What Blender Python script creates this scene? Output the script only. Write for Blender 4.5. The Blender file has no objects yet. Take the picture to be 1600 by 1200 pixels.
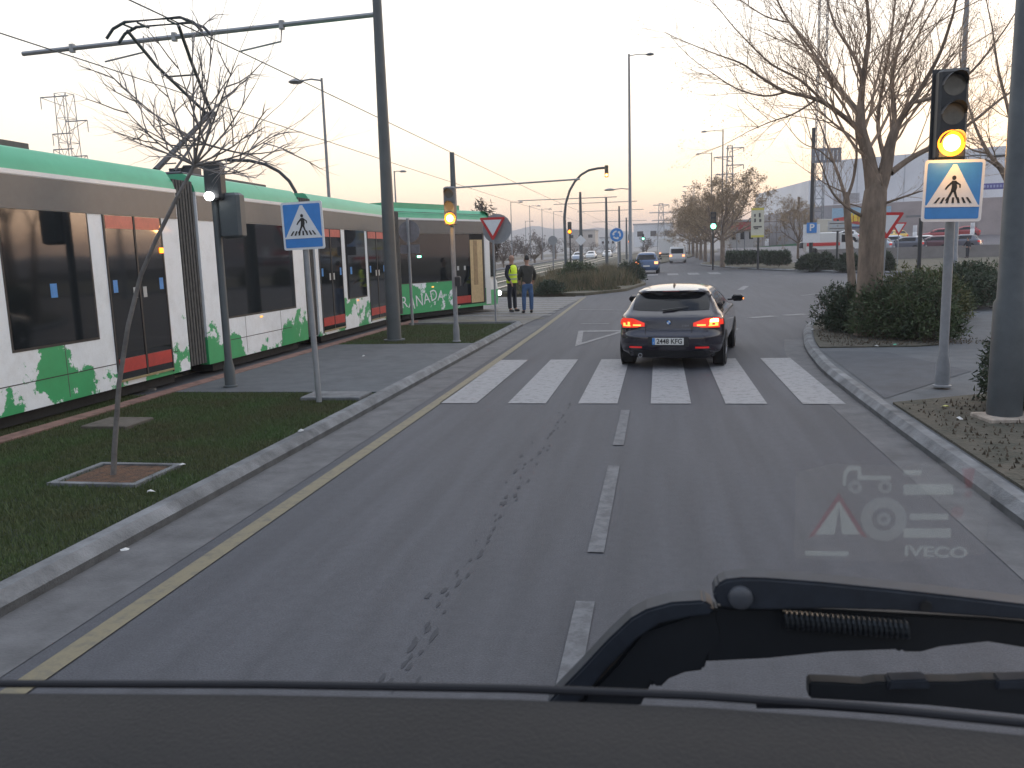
import bpy, bmesh, math, random
import numpy as np
from mathutils import Matrix, Vector
R = math.radians
random.seed(7)
SC = bpy.context.scene
COL = SC.collection

# ------------------------------------------------------------------ camera, sky, sun, exposure
CAMZ = 2.0
F, PITCH, YAW, ROLL = 1300.0, R(8.87), R(10.18), R(-1.72)
cam_d = bpy.data.cameras.new('camera')
cam_d.sensor_width = 36.0
cam_d.lens = 36.0 * F / 1600.0
cam_d.clip_start = 0.05
cam_d.clip_end = 9000
cam_d.dof.use_dof = True; cam_d.dof.focus_distance = 14.0; cam_d.dof.aperture_fstop = 11.0
cam = bpy.data.objects.new('camera', cam_d)
COL.objects.link(cam)
CR = Matrix.Rotation(YAW, 3, 'Z') @ Matrix.Rotation(math.pi/2 - PITCH, 3, 'X') @ Matrix.Rotation(ROLL, 3, 'Z')
cam.matrix_world = Matrix.Translation((0, 0, CAMZ)) @ CR.to_4x4()
SC.camera = cam

SUN_EL, SUN_AZ = R(3.0), R(38)          # low dusk sun ahead, to the right of the road
w = bpy.data.worlds.new('World'); SC.world = w; w.use_nodes = True
nt = w.node_tree; bg = nt.nodes['Background']
sky = nt.nodes.new('ShaderNodeTexSky'); sky.sky_type = 'NISHITA'; sky.sun_disc = False
sky.sun_elevation = SUN_EL; sky.sun_rotation = SUN_AZ
sky.air_density = 1.0; sky.dust_density = 1.2; sky.ozone_density = 1.0
# dusk after-glow: a peach horizon under a pale sky, blended over the Nishita sky
tcw = nt.nodes.new('ShaderNodeTexCoord'); sxyz = nt.nodes.new('ShaderNodeSeparateXYZ'); nt.links.new(tcw.outputs['Generated'], sxyz.inputs[0])
rampw = nt.nodes.new('ShaderNodeValToRGB'); nt.links.new(sxyz.outputs[2], rampw.inputs[0]); cr_ = rampw.color_ramp
for pos, c_ in ((0.0, (1.25, .86, .63)), (.05, (1.48, 1.10, .80)), (.12, (1.6, 1.32, 1.04)), (.22, (1.5, 1.40, 1.25)), (.38, (1.35, 1.37, 1.40)), (.65, (.80, .90, 1.10)), (1.0, (.58, .73, 1.02))):
    e_ = cr_.elements.new(pos); e_.color = (*[v*.5 for v in c_], 1)
cr_.elements.remove(cr_.elements[0])
sm = nt.nodes.new('ShaderNodeMix'); sm.data_type = 'RGBA'; sm.blend_type = 'ADD'; sm.inputs[0].default_value = 1.0
k1 = nt.nodes.new('ShaderNodeMix'); k1.data_type = 'RGBA'; k1.blend_type = 'MULTIPLY'; k1.inputs[0].default_value = 1; k1.inputs[7].default_value = (.28, .26, .30, 1); nt.links.new(sky.outputs[0], k1.inputs[6])
k2 = nt.nodes.new('ShaderNodeVectorMath'); k2.operation = 'SCALE'; k2.inputs['Scale'].default_value = 5.6; nt.links.new(rampw.outputs[0], k2.inputs[0])
# the after-glow side is brighter and warmer than the sky behind the viewer
dt = nt.nodes.new('ShaderNodeVectorMath'); dt.operation = 'DOT_PRODUCT'; dt.inputs[1].default_value = (math.sin(SUN_AZ-R(18)), math.cos(SUN_AZ-R(18)), 0); nt.links.new(tcw.outputs['Generated'], dt.inputs[0])
r2 = nt.nodes.new('ShaderNodeMapRange'); r2.inputs['From Min'].default_value = -1; r2.inputs['From Max'].default_value = .75; nt.links.new(dt.outputs['Value'], r2.inputs['Value'])
az = nt.nodes.new('ShaderNodeValToRGB'); az.color_ramp.elements[0].color = (.34, .40, .52, 1); az.color_ramp.elements[1].color = (1, .985, .96, 1); e_ = az.color_ramp.elements.new(.6); e_.color = (.74, .78, .84, 1); nt.links.new(r2.outputs[0], az.inputs[0])
k3 = nt.nodes.new('ShaderNodeMix'); k3.data_type = 'RGBA'; k3.blend_type = 'MULTIPLY'; k3.inputs[0].default_value = 1; nt.links.new(k2.outputs[0], k3.inputs[6]); nt.links.new(az.outputs[0], k3.inputs[7])
nt.links.new(k1.outputs[2], sm.inputs[6]); nt.links.new(k3.outputs[2], sm.inputs[7]); nt.links.new(sm.outputs[2], bg.inputs['Color'])
bg.inputs['Strength'].default_value = 0.15
sl = bpy.data.lights.new('sun', 'SUN'); sl.energy = 0.25; sl.angle = R(20); sl.color = (1.0, .82, .66)
so = bpy.data.objects.new('sun', sl); COL.objects.link(so)
sdir = Vector((math.sin(SUN_AZ)*math.cos(SUN_EL), math.cos(SUN_AZ)*math.cos(SUN_EL), math.sin(SUN_EL)))
so.rotation_euler = sdir.to_track_quat('Z', 'Y').to_euler()
SC.view_settings.view_transform = 'Standard'; SC.view_settings.look = 'None'
SC.view_settings.gamma = 1; SC.view_settings.exposure = 1.32
SC.cycles.max_bounces = 6; SC.cycles.transparent_max_bounces = 24

# ------------------------------------------------------------------ measuring helpers
def gz(Y):
    return min(max((Y-40)*0.006, 0), 0.9)
def ray(x, y):
    return CR @ Vector(((x-800)/F, (600-y)/F, -1.0))
def at(x, y, Y):
    d = ray(x, y); return Vector((0, 0, CAMZ)) + d*(Y/d.y)
def G(x, y, h=0.0):
    d = ray(x, y); z = h
    for _ in range(30):
        p = Vector((0, 0, CAMZ)) + d*((z-CAMZ)/d.z); z = 0.5*z + 0.5*(h+gz(p.y))
    return Vector((p.x, p.y, gz(p.y)+h))
def col(x, Y, h=0.0):
    p = at(x, 388, Y); return Vector((p.x, Y, gz(Y)+h))

# ------------------------------------------------------------------ materials
MATS = {}
def mat(name, c, rough=.7, metal=0, var=.12, scale=8, c2=None, bump=0, bscale=60, emit=0, alpha=1, spec=.5, coat=0, stretch=None, ecol=None):
    if name in MATS: return MATS[name]
    m = bpy.data.materials.new(name); m.use_nodes = True
    n = m.node_tree.nodes; l = m.node_tree.links; b = n['Principled BSDF']
    b.inputs['Roughness'].default_value = rough; b.inputs['Metallic'].default_value = metal
    b.inputs['Specular IOR Level'].default_value = spec
    if coat: b.inputs['Coat Weight'].default_value = coat; b.inputs['Coat Roughness'].default_value = .05
    tc = n.new('ShaderNodeTexCoord'); src = tc.outputs['Object']
    if stretch:
        mp = n.new('ShaderNodeMapping'); mp.inputs['Scale'].default_value = stretch
        l.new(src, mp.inputs[0]); src = mp.outputs[0]
    if var or c2:
        t = n.new('ShaderNodeTexNoise'); t.inputs['Scale'].default_value = scale; t.inputs['Detail'].default_value = 6
        t.inputs['Roughness'].default_value = .65
        l.new(src, t.inputs['Vector'])
        r = n.new('ShaderNodeValToRGB')
        a = c2 if c2 else [v*(1-var*1.6) for v in c]; d = c if c2 else [min(1, v*(1+var*1.6)) for v in c]
        r.color_ramp.elements[0].color = (*a, 1); r.color_ramp.elements[1].color = (*d, 1)
        r.color_ramp.elements[0].position = .32; r.color_ramp.elements[1].position = .68
        l.new(t.outputs[0], r.inputs[0]); l.new(r.outputs[0], b.inputs['Base Color'])
    else:
        b.inputs['Base Color'].default_value = (*c, 1)
    if bump:
        t2 = n.new('ShaderNodeTexNoise'); t2.inputs['Scale'].default_value = bscale; t2.inputs['Detail'].default_value = 4
        l.new(src, t2.inputs['Vector'])
        bp = n.new('ShaderNodeBump'); bp.inputs['Strength'].default_value = bump; bp.inputs['Distance'].default_value = .02
        l.new(t2.outputs[0], bp.inputs['Height']); l.new(bp.outputs[0], b.inputs['Normal'])
    if emit:
        b.inputs['Emission Color'].default_value = (*(ecol or c), 1); b.inputs['Emission Strength'].default_value = emit
    if alpha < 1: b.inputs['Alpha'].default_value = alpha
    MATS[name] = m
    return m

def asphalt():
    m = bpy.data.materials.new('asphalt'); m.use_nodes = True
    n = m.node_tree.nodes; l = m.node_tree.links; b = n['Principled BSDF']
    b.inputs['Roughness'].default_value = .72
    tc = n.new('ShaderNodeTexCoord')
    def noise(s, d, st=None):
        v = tc.outputs['Object']
        if st:
            mp = n.new('ShaderNodeMapping'); mp.inputs['Scale'].default_value = st; l.new(v, mp.inputs[0]); v = mp.outputs[0]
        t = n.new('ShaderNodeTexNoise'); t.inputs['Scale'].default_value = s; t.inputs['Detail'].default_value = d; l.new(v, t.inputs['Vector']); return t.outputs[0]
    def ramp(a, c0, c1, p0=.3, p1=.7):
        r = n.new('ShaderNodeValToRGB'); e = r.color_ramp.elements
        e[0].color = (*c0, 1); e[1].color = (*c1, 1); e[0].position = p0; e[1].position = p1; l.new(a, r.inputs[0]); return r.outputs[0]
    def mix(a, c, f, mode='MULTIPLY'):
        x = n.new('ShaderNodeMix'); x.data_type = 'RGBA'; x.blend_type = mode; x.inputs[0].default_value = f
        l.new(a, x.inputs[6]); l.new(c, x.inputs[7]); return x.outputs[2]
    base = ramp(noise(.35, 5, (1, .25, 1)), (.050, .053, .063), (.073, .075, .086))
    c = mix(base, ramp(noise(90, 3), (.62, .62, .62), (1.25, 1.25, 1.25)), .8)
    c = mix(c, ramp(noise(2.2, 6, (2.2, .12, 1)), (.8, .8, .8), (1.12, 1.12, 1.12), .35, .65), .8)
    c = mix(c, ramp(noise(14, 4), (.86, .86, .86), (1.08, 1.08, 1.08)), .8)
    l.new(c, b.inputs['Base Color'])
    bp = n.new('ShaderNodeBump'); bp.inputs['Strength'].default_value = .45; bp.inputs['Distance'].default_value = .01
    l.new(noise(120, 3), bp.inputs['Height']); l.new(bp.outputs[0], b.inputs['Normal'])
    return m

def worn_paint(name, c, under=(.08, .08, .085), thr=.36):
    m = bpy.data.materials.new(name); m.use_nodes = True
    n = m.node_tree.nodes; l = m.node_tree.links; b = n['Principled BSDF']; b.inputs['Roughness'].default_value = .7
    tc = n.new('ShaderNodeTexCoord')
    t = n.new('ShaderNodeTexNoise'); t.inputs['Scale'].default_value = 9; t.inputs['Detail'].default_value = 9; t.inputs['Roughness'].default_value = .75
    l.new(tc.outputs['Object'], t.inputs['Vector'])
    r = n.new('ShaderNodeValToRGB'); e = r.color_ramp.elements
    e[0].color = (*under, 1); e[1].color = (*c, 1); e[0].position = thr-.05; e[1].position = thr+.12
    l.new(t.outputs[0], r.inputs[0]); l.new(r.outputs[0], b.inputs['Base Color'])
    return m

def livery(name, level, sc):
    """white tram skin with torn green paint splashes that thin out upwards"""
    m = bpy.data.materials.new(name); m.use_nodes = True
    n = m.node_tree.nodes; l = m.node_tree.links; b = n['Principled BSDF']
    b.inputs['Roughness'].default_value = .45; b.inputs['Coat Weight'].default_value = .1
    tc = n.new('ShaderNodeTexCoord'); sp = n.new('ShaderNodeSeparateXYZ'); l.new(tc.outputs['Object'], sp.inputs[0])
    def noise(s, d, ro):
        t = n.new('ShaderNodeTexNoise'); t.inputs['Scale'].default_value = s; t.inputs['Detail'].default_value = d
        t.inputs['Roughness'].default_value = ro; l.new(tc.outputs['Object'], t.inputs['Vector']); return t.outputs[0]
    def ma(op, a, bb):
        x = n.new('ShaderNodeMath'); x.operation = op
        for i, v in enumerate((a, bb)):
            if isinstance(v, (int, float)): x.inputs[i].default_value = v
            else: l.new(v, x.inputs[i])
        return x.outputs[0]
    v = ma('ADD', ma('MULTIPLY', ma('SUBTRACT', noise(sc, 3, .5), .5), 1.9), ma('MULTIPLY', noise(sc*4.5, 8, .82), .85))
    v = ma('SUBTRACT', v, ma('MULTIPLY', ma('SUBTRACT', sp.outputs[2], level), .42))
    r = n.new('ShaderNodeValToRGB'); e = r.color_ramp.elements
    e[0].color = (.80, .84, .86, 1); e[1].color = (.035, .36, .13, 1); e[0].position = .455; e[1].position = .47
    l.new(v, r.inputs[0])
    g = n.new('ShaderNodeValToRGB'); g.color_ramp.elements[0].color = (.72, .70, .67, 1); g.color_ramp.elements[1].color = (1, 1, 1, 1); g.color_ramp.elements[0].position = .36; g.color_ramp.elements[1].position = .56
    l.new(ma('ADD', noise(3.0, 9, .75), ma('MULTIPLY', ma('SUBTRACT', sp.outputs[2], .9), .05)), g.inputs[0])
    x = n.new('ShaderNodeMix'); x.data_type = 'RGBA'; x.blend_type = 'MULTIPLY'; x.inputs[0].default_value = .4; l.new(r.outputs[0], x.inputs[6]); l.new(g.outputs[0], x.inputs[7]); l.new(x.outputs[2], b.inputs['Base Color'])
    return m

M_ASPH = asphalt()
M_WHITE = worn_paint('road_paint_white', (.21, .21, .215), thr=.42)
M_LANE = worn_paint('road_paint_lane', (.125, .13, .14), under=(.07, .073, .08), thr=.46)
M_ZEB = worn_paint('zebra_paint', (.25, .25, .255), under=(.12, .12, .125), thr=.38)
M_YEL = worn_paint('road_paint_yellow', (.185, .16, .10), under=(.12, .11, .085), thr=.40)
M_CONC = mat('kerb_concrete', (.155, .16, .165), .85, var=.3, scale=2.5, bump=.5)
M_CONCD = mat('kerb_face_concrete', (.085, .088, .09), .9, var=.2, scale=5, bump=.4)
M_GUT = mat('gutter_concrete', (.105, .105, .108), .85, var=.18, scale=3, bump=.3)
M_PAVE = mat('paving', (.082, .09, .098), .85, var=.13, scale=3, bump=.3)
M_PAVED = mat('paving_dark', (.06, .066, .076), .85, var=.12, scale=3, bump=.3)
M_PAVEL = mat('paving_light', (.16, .15, .135), .85, var=.2, scale=2, bump=.3)
M_DIRT = mat('soil', (.095, .082, .062), .95, c2=(.04, .042, .03), scale=4, bump=1, bscale=22)
M_DRY = mat('dry_ground', (.13, .11, .075), .95, c2=(.06, .06, .04), scale=1.3, bump=.8, bscale=12)
M_SOD = mat('sod', (.03, .045, .016), .95, c2=(.014, .022, .009), scale=3, bump=.8, bscale=40)
M_BRICK = mat('red_paver', (.19, .105, .085), .85, var=.25, scale=6)
M_STEEL = mat('galvanised_steel', (.30, .31, .32), .45, metal=.6, var=.1, scale=4)
M_POLE = mat('grey_green_paint', (.082, .095, .10), .5, var=.08, scale=3)
M_POLEL = mat('light_grey_paint', (.22, .23, .24), .5, var=.08)
M_DARK = mat('dark_metal', (.03, .033, .036), .5, var=.1)
M_BLACK = mat('black_plastic', (.018, .019, .021), .5, var=.15, scale=30)
M_RAIL = mat('rail_steel', (.36, .34, .31), .35, metal=.8, var=.2)
M_SW = mat('sign_white', (.75, .76, .77), .4, var=.03)
M_SB = mat('sign_blue', (.05, .24, .62), .35, var=.04)
M_SR = mat('sign_red', (.55, .03, .03), .35, var=.04)
M_SK = mat('sign_black', (.02, .02, .02), .4, var=0)
M_SGREY = mat('sign_back_grey', (.30, .31, .32), .5, metal=.3, var=.06)
M_BARK = mat('bark', (.28, .21, .155), .9, c2=(.13, .10, .075), scale=7, bump=.8, bscale=30, stretch=(1, 1, .3))
M_TWIG = mat('twig', (.38, .28, .20), .9, var=.2)
M_TWIGF = mat('far_twig', (.33, .25, .16), .9, var=.3, scale=2)
M_GLASSD = mat('tinted_glass', (.008, .009, .011), .06, var=0, spec=.32)
M_TGLASS = mat('tram_glass', (.012, .015, .017), .05, var=0, spec=.75)
M_LEAF = mat('shrub_leaf', (.075, .105, .035), .7, var=.5, scale=2.5, c2=(.022, .036, .016))
M_LEAFY = mat('shrub_leaf_yellow', (.11, .11, .025), .7, var=.5, scale=2.5, c2=(.04, .055, .018))
M_LEAFD = mat('shrub_leaf_dark', (.045, .068, .03), .7, var=.5, scale=2.5, c2=(.02, .034, .016))
M_STRAW = mat('dry_stalks', (.27, .20, .12), .9, var=.3, scale=1.2, c2=(.10, .095, .05))
M_AMBER = mat('amber_lamp', (1, .50, .10), .3, var=0, emit=9)
M_AMBRING = mat('amber_lens', (1, .22, .01), .3, var=0, emit=2.0)
M_GREENL = mat('green_lamp', (.15, 1, .55), .3, var=0, emit=5)
M_WLAMP = mat('white_lamp', (1, 1, 1), .3, var=0, emit=4)
M_LENS = mat('unlit_lens', (.12, .115, .10), .2, var=.1)
M_WALLW = mat('white_cladding', (.74, .75, .77), .6, var=.05, scale=.3)
M_WALLG = mat('grey_wall', (.34, .32, .325), .8, var=.1, scale=.5, bump=.2, bscale=3)

# ------------------------------------------------------------------ mesh helpers
class MB:
    def __init__(s, M=None): s.v = []; s.f = []; s.mi = []; s.M = M; s.cur = 0
    def add(s, vs, fs):
        o = len(s.v)
        for v in vs:
            s.v.append(tuple(s.M @ Vector(v)) if s.M is not None else tuple(v))
        for f in fs: s.f.append(tuple(i+o for i in f)); s.mi.append(s.cur)
        return s
    def box(s, c, d, rz=0, bev=0):
        x, y, z = d[0]/2, d[1]/2, d[2]/2
        ca, sa = math.cos(rz), math.sin(rz)
        if not bev:
            vs = [(i, j, k) for k in (-z, z) for i, j in ((-x, -y), (x, -y), (x, y), (-x, y))]
            fs = [(3, 2, 1, 0), (4, 5, 6, 7), (0, 1, 5, 4), (1, 2, 6, 5), (2, 3, 7, 6), (3, 0, 4, 7)]
        else:
            b = min(bev, x*.9, y*.9, z*.9)
            ring = lambda e, k: [(-x+e, -y, k), (x-e, -y, k), (x, -y+e, k), (x, y-e, k), (x-e, y, k), (-x+e, y, k), (-x, y-e, k), (-x, -y+e, k)]
            ins = lambda k: [(math.copysign(abs(px)-b, px), math.copysign(abs(py)-b, py), k) for px, py, _ in ring(b, 0)]
            L = [ins(-z), ring(b, -z+b), ring(b, z-b), ins(z)]
            vs = [v for r_ in L for v in r_]
            fs = [tuple(range(7, -1, -1)), tuple(range(24, 32))]
            for q in range(3):
                for i in range(8): fs.append((q*8+i, q*8+(i+1) % 8, q*8+8+(i+1) % 8, q*8+8+i))
        vs = [(c[0]+a*ca-bb*sa, c[1]+a*sa+bb*ca, c[2]+k) for a, bb, k in vs]
        return s.add(vs, fs)
    def tube(s, pts, r, n=8, cap=True):
        pts = [Vector(p) for p in pts]
        if not hasattr(r, '__len__'): r = [r]*len(pts)
        vs = []; fs = []; ref = None
        for i, p in enumerate(pts):
            d = (pts[min(i+1, len(pts)-1)]-pts[max(i-1, 0)])
            if d.length < 1e-9: d = Vector((0, 0, 1))
            d.normalize()
            if ref is None: ref = Vector((1, 0, 0)) if abs(d.x) < .8 else Vector((0, 1, 0))
            a = d.cross(ref)
            if a.length < 1e-4: a = d.cross(Vector((0, 1, 0)))
            a.normalize(); b = d.cross(a); ref = b.cross(d) if False else ref
            for k in range(n):
                t = 2*math.pi*k/n
                vs.append(p+(a*math.cos(t)+b*math.sin(t))*r[i])
        for i in range(len(pts)-1):
            for k in range(n):
                fs.append((i*n+k, i*n+(k+1) % n, (i+1)*n+(k+1) % n, (i+1)*n+k))
        if cap: fs.append(tuple(range(n-1, -1, -1))); fs.append(tuple((len(pts)-1)*n+k for k in range(n)))
        return s.add(vs, fs)
    def prism(s, poly, org, ux, uy, depth):
        """polygon in the (ux,uy) plane at org, pushed back along ux x uy"""
        ux, uy, org = Vector(ux), Vector(uy), Vector(org); nn = ux.cross(uy).normalized()
        A = [org+ux*a+uy*b for a, b in poly]; B = [p-nn*depth for p in A]; n = len(poly)
        fs = [tuple(range(n)), tuple(range(2*n-1, n-1, -1))]
        for i in range(n): fs.append((i, i+n, (i+1) % n+n, (i+1) % n))
        return s.add(A+B, fs)
    def lathe(s, prof, c, axis='z', n=24):
        vs = []; fs = []
        for r_, h in prof:
            for k in range(n):
                t = 2*math.pi*k/n; a, b = r_*math.cos(t), r_*math.sin(t)
                v = (a, b, h) if axis == 'z' else ((h, a, b) if axis == 'x' else (a, h, b))
                vs.append((c[0]+v[0], c[1]+v[1], c[2]+v[2]))
        for i in range(len(prof)-1):
            for k in range(n): fs.append((i*n+k, i*n+(k+1) % n, (i+1)*n+(k+1) % n, (i+1)*n+k))
        fs.append(tuple(range(n-1, -1, -1))); fs.append(tuple((len(prof)-1)*n+k for k in range(n)))
        return s.add(vs, fs)
    def disc(s, c, r, nrm=(0, -1, 0), t=.01, n=20):
        nv = Vector(nrm).normalized(); c = Vector(c)
        return s.tube([c-nv*t, c], r, n)
    def build(s, name, m, parent=None, smooth=False, org=None):
        me = bpy.data.meshes.new(name)
        vs = s.v
        if org is None and parent is not None: org = ORG.get(parent.name, (0, 0, 0))
        if org is not None: vs = [(a-org[0], b-org[1], c-org[2]) for a, b, c in vs]
        me.from_pydata(vs, [], s.f); 
        ms = m if isinstance(m, (list, tuple)) else [m]
        for x in ms: me.materials.append(x)
        if len(ms) > 1: me.polygons.foreach_set('material_index', s.mi)
        if smooth: me.polygons.foreach_set('use_smooth', [True]*len(me.polygons))
        bm = bmesh.new(); bm.from_mesh(me); bmesh.ops.recalc_face_normals(bm, faces=bm.faces); bm.to_mesh(me); bm.free()
        me.update()
        o = bpy.data.objects.new(name, me); COL.objects.link(o)
        if parent is not None: o.parent = parent; ORG[o.name] = org
        elif org is not None: o.location = org; ORG[o.name] = org
        if smooth:
            me.set_sharp_from_angle(angle=R(42))
        return o
ORG = {}
def tag(o, label=None, cat=None, group=None, kind=None):
    if label: o['label'] = label
    if cat: o['category'] = cat
    if group: o['group'] = group
    if kind: o['kind'] = kind
    return o
def thing(name, label, cat, loc=(0, 0, 0), group=None, rz=0, local=False):
    o = bpy.data.objects.new(name, None); COL.objects.link(o); o.location = loc; o.rotation_euler.z = rz
    o.empty_display_size = .3
    ORG[o.name] = (0, 0, 0) if local else tuple(loc)
    return tag(o, label, cat, group)
def children(o): return [c for c in bpy.data.objects if c.parent == o]
def dup(root, loc, label, rz=None):
    def cp(o, par):
        c = o.copy(); COL.objects.link(c); c.parent = par
        for ch in children(o): cp(ch, c)
        return c
    c = cp(root, None); c.location = loc
    if rz is not None: c.rotation_euler.z = rz
    c['label'] = label
    return c
def text(name, s, size, m, parent, M, ext=.003, bold=0, width=None):
    cu = bpy.data.curves.new(name, 'FONT'); cu.body = s; cu.size = size; cu.extrude = ext; cu.align_x = 'CENTER'; cu.align_y = 'CENTER'; cu.offset = bold
    t = bpy.data.objects.new(name, cu); COL.objects.link(t)
    bpy.context.view_layer.update()
    me = bpy.data.meshes.new_from_object(t.evaluated_get(bpy.context.evaluated_depsgraph_get()))
    bpy.data.objects.remove(t); bpy.data.curves.remove(cu)
    if width:
        xs = [v.co.x for v in me.vertices]; k = width/max(1e-6, max(xs)-min(xs))
        for v in me.vertices: v.co.x *= k
    me.transform(M); me.materials.clear(); me.materials.append(m); me.name = name
    o = bpy.data.objects.new(name, me); COL.objects.link(o)
    if parent is not None:
        o.parent = parent; og = ORG.get(parent.name, (0, 0, 0)); me.transform(Matrix.Translation((-og[0], -og[1], -og[2]))); ORG[o.name] = og
    return o
def face_south(loc, rz=0):     # text plane standing upright and read from the -Y side
    return Matrix.Translation(loc) @ Matrix.Rotation(rz, 4, 'Z') @ Matrix.Rotation(math.pi/2, 4, 'X')
def sheet(name, poly, m, h, kind='structure', skirt=0.0, parent=None):
    """flat ground sheet that follows the gentle rise of the terrain; skirt gives it real edges"""
    bm = bmesh.new(); vs = [bm.verts.new((p[0], p[1], 0)) for p in poly]; bm.faces.new(vs)
    bmesh.ops.triangulate(bm, faces=bm.faces[:])
    for yy in (40, 190):
        bmesh.ops.bisect_plane(bm, geom=bm.verts[:]+bm.edges[:]+bm.faces[:], plane_co=(0, yy, 0), plane_no=(0, 1, 0))
    for v in bm.verts: v.co.z = gz(v.co.y)+h
    bmesh.ops.recalc_face_normals(bm, faces=bm.faces[:])
    if sum(f.normal.z for f in bm.faces) < 0: bmesh.ops.reverse_faces(bm, faces=bm.faces[:])
    if skirt:
        be = [e for e in bm.edges if e.is_boundary]
        r_ = bmesh.ops.extrude_edge_only(bm, edges=be)
        for v in r_['geom']:
            if isinstance(v, bmesh.types.BMVert): v.co.z -= skirt
    me = bpy.data.meshes.new(name); bm.to_mesh(me); bm.free(); me.materials.append(m)
    o = bpy.data.objects.new(name, me); COL.objects.link(o); tag(o, kind=kind)
    if parent: o.parent = parent
    return o
def rect(x0, x1, y0, y1): return [(x0, y0), (x1, y0), (x1, y1), (x0, y1)]
def ribbon(path, w0, w1):
    """offset polygon along a path: left offset w0 .. w1 to the right of travel"""
    A, B = [], []
    for i, p in enumerate(path):
        a = Vector(path[max(i-1, 0)][:2]); b = Vector(path[min(i+1, len(path)-1)][:2]); d = (b-a).normalized(); n = Vector((d.y, -d.x))
        A.append(Vector(p[:2])+n*w0); B.append(Vector(p[:2])+n*w1)
    return A, B
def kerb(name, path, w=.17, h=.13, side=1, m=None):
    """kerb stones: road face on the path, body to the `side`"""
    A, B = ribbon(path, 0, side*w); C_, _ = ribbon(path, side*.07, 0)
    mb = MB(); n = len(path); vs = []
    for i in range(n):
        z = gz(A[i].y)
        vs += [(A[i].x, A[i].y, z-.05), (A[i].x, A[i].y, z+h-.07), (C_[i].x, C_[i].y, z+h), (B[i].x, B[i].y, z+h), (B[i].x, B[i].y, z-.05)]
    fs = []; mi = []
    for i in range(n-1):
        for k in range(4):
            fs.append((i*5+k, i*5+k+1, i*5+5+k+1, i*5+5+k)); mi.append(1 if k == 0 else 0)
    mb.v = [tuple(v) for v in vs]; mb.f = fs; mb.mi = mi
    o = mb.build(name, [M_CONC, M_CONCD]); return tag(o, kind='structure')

def catmull(pts, k=6):
    P = [Vector(p[:2]) for p in pts]; out = []
    for i in range(len(P)-1):
        p0, p1, p2, p3 = P[max(i-1, 0)], P[i], P[i+1], P[min(i+2, len(P)-1)]
        for j in range(k):
            t = j/k; out.append(.5*((2*p1)+(p2-p0)*t+(2*p0-5*p1+4*p2-p3)*t*t+(3*p1-p0-3*p2+p3)*t**3))
    out.append(P[-1]); return [tuple(p) for p in out]

# ------------------------------------------------------------------ THE SETTING: ground, road, kerbs, markings
sheet('ground', rect(-1600, 1900, -200, 2400), M_DRY, -.06)
road_poly = [(-3.80, -12), (2.6, -12), (2.6, 10), (26, 10), (70, 20), (70, 70), (22, 66), (13, 80), (8, 95), (11, 125), (19, 200), (60, 480), (56, 480), (14, 200), (4.5, 125), (.3, 95), (-2.3, 66), (-3.80, 40)]
sheet('road', [(-3.80, -12), (80, -12), (80, 76), (24, 76), (16, 84), (9, 98), (11, 125), (19, 200), (60, 480), (53, 480), (11, 200), (3.5, 125), (-.5, 95), (-3.0, 66), (-3.80, 40)], M_ASPH, 0)
# left side
RE = catmull([(2.5, -12), (2.5, 4), (2.5, 12), (2.62, 15), (2.95, 18), (3.7, 21.9), (5.2, 25.8), (7.6, 29.3), (11, 32.6), (16, 35.5), (26, 38)])
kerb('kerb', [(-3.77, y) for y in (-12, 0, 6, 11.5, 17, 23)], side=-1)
sheet('gutter', rect(-3.77, -3.22, -12, 23), M_GUT, .004)
sheet('yellow_line', [(-3.12, -12), (-2.98, -12), (-2.96, 12), (-3.02, 22), (-3.22, 37.5), (-3.36, 37.5), (-3.16, 22), (-3.10, 12)], M_YEL, .008)
sheet('pavement', rect(-7.1, -3.94, 11.15, 17.5), M_PAVE, .125, skirt=.2)
sheet('grass_verge', [(-7.1, -12), (-3.94, -12), (-3.94, 11.15), (-7.1, 11.15)], M_SOD, .11, skirt=.2)
sheet('grass_verge', [(-7.1, 17.5), (-3.94, 17.5), (-4.0, 22.6), (-7.1, 22.6)], M_SOD, .11, skirt=.2)
kerb('kerb', [(-3.77, 23), (-3.95, 23.2), (-7.1, 23.2)], side=-1, w=.15, h=.128)
sheet('brick_strip', rect(-7.35, -7.1, -12, 24), M_BRICK, .132, skirt=.2)
sheet('track_bed', rect(-15, -7.35, -12, 11.2), M_SOD, .05)
sheet('track_bed', rect(-15, -7.35, 11.2, 24), M_PAVED, .055)
sheet('tram_crossing', [(-15, 24), (-7.1, 24), (-7.1, 23.25), (-3.80, 23.25), (-3.25, 37.6), (-15, 41)], M_PAVEL, .012)
for cx in (-9.02, -12.4):
    mb = MB()
    for s_ in (-.7175, .7175):
        mb.box((cx+s_, 6, .07), (.07, 40, .05)); mb.box((cx+s_, 33, .03), (.07, 14, .05))
        p = [(cx+s_, y, gz(y)+.24) for y in (41, 70, 120, 190, 330)]
        mb.tube(p, .045, 4)
    tag(mb.build('rail', M_RAIL), kind='structure')
# white bars across the tram crossing and thin yellow box lines
mb_poly = []
for i in range(9):
    y0 = 26.6+i*1.22
    sheet('crossing_bars', [(-7.6, y0+.35), (-3.45, y0-.1), (-3.45, y0+.4), (-7.6, y0+.85)], M_WHITE, .02)
sheet('yellow_box_line', [(-7.0, 23.9), (-3.5, 25.4), (-3.5, 25.6), (-7.0, 24.1)], M_YEL, .02)
sheet('yellow_box_line', [(-7.0, 25.6), (-4.0, 23.9), (-3.9, 24.0), (-7.0, 25.8)], M_YEL, .024)
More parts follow.
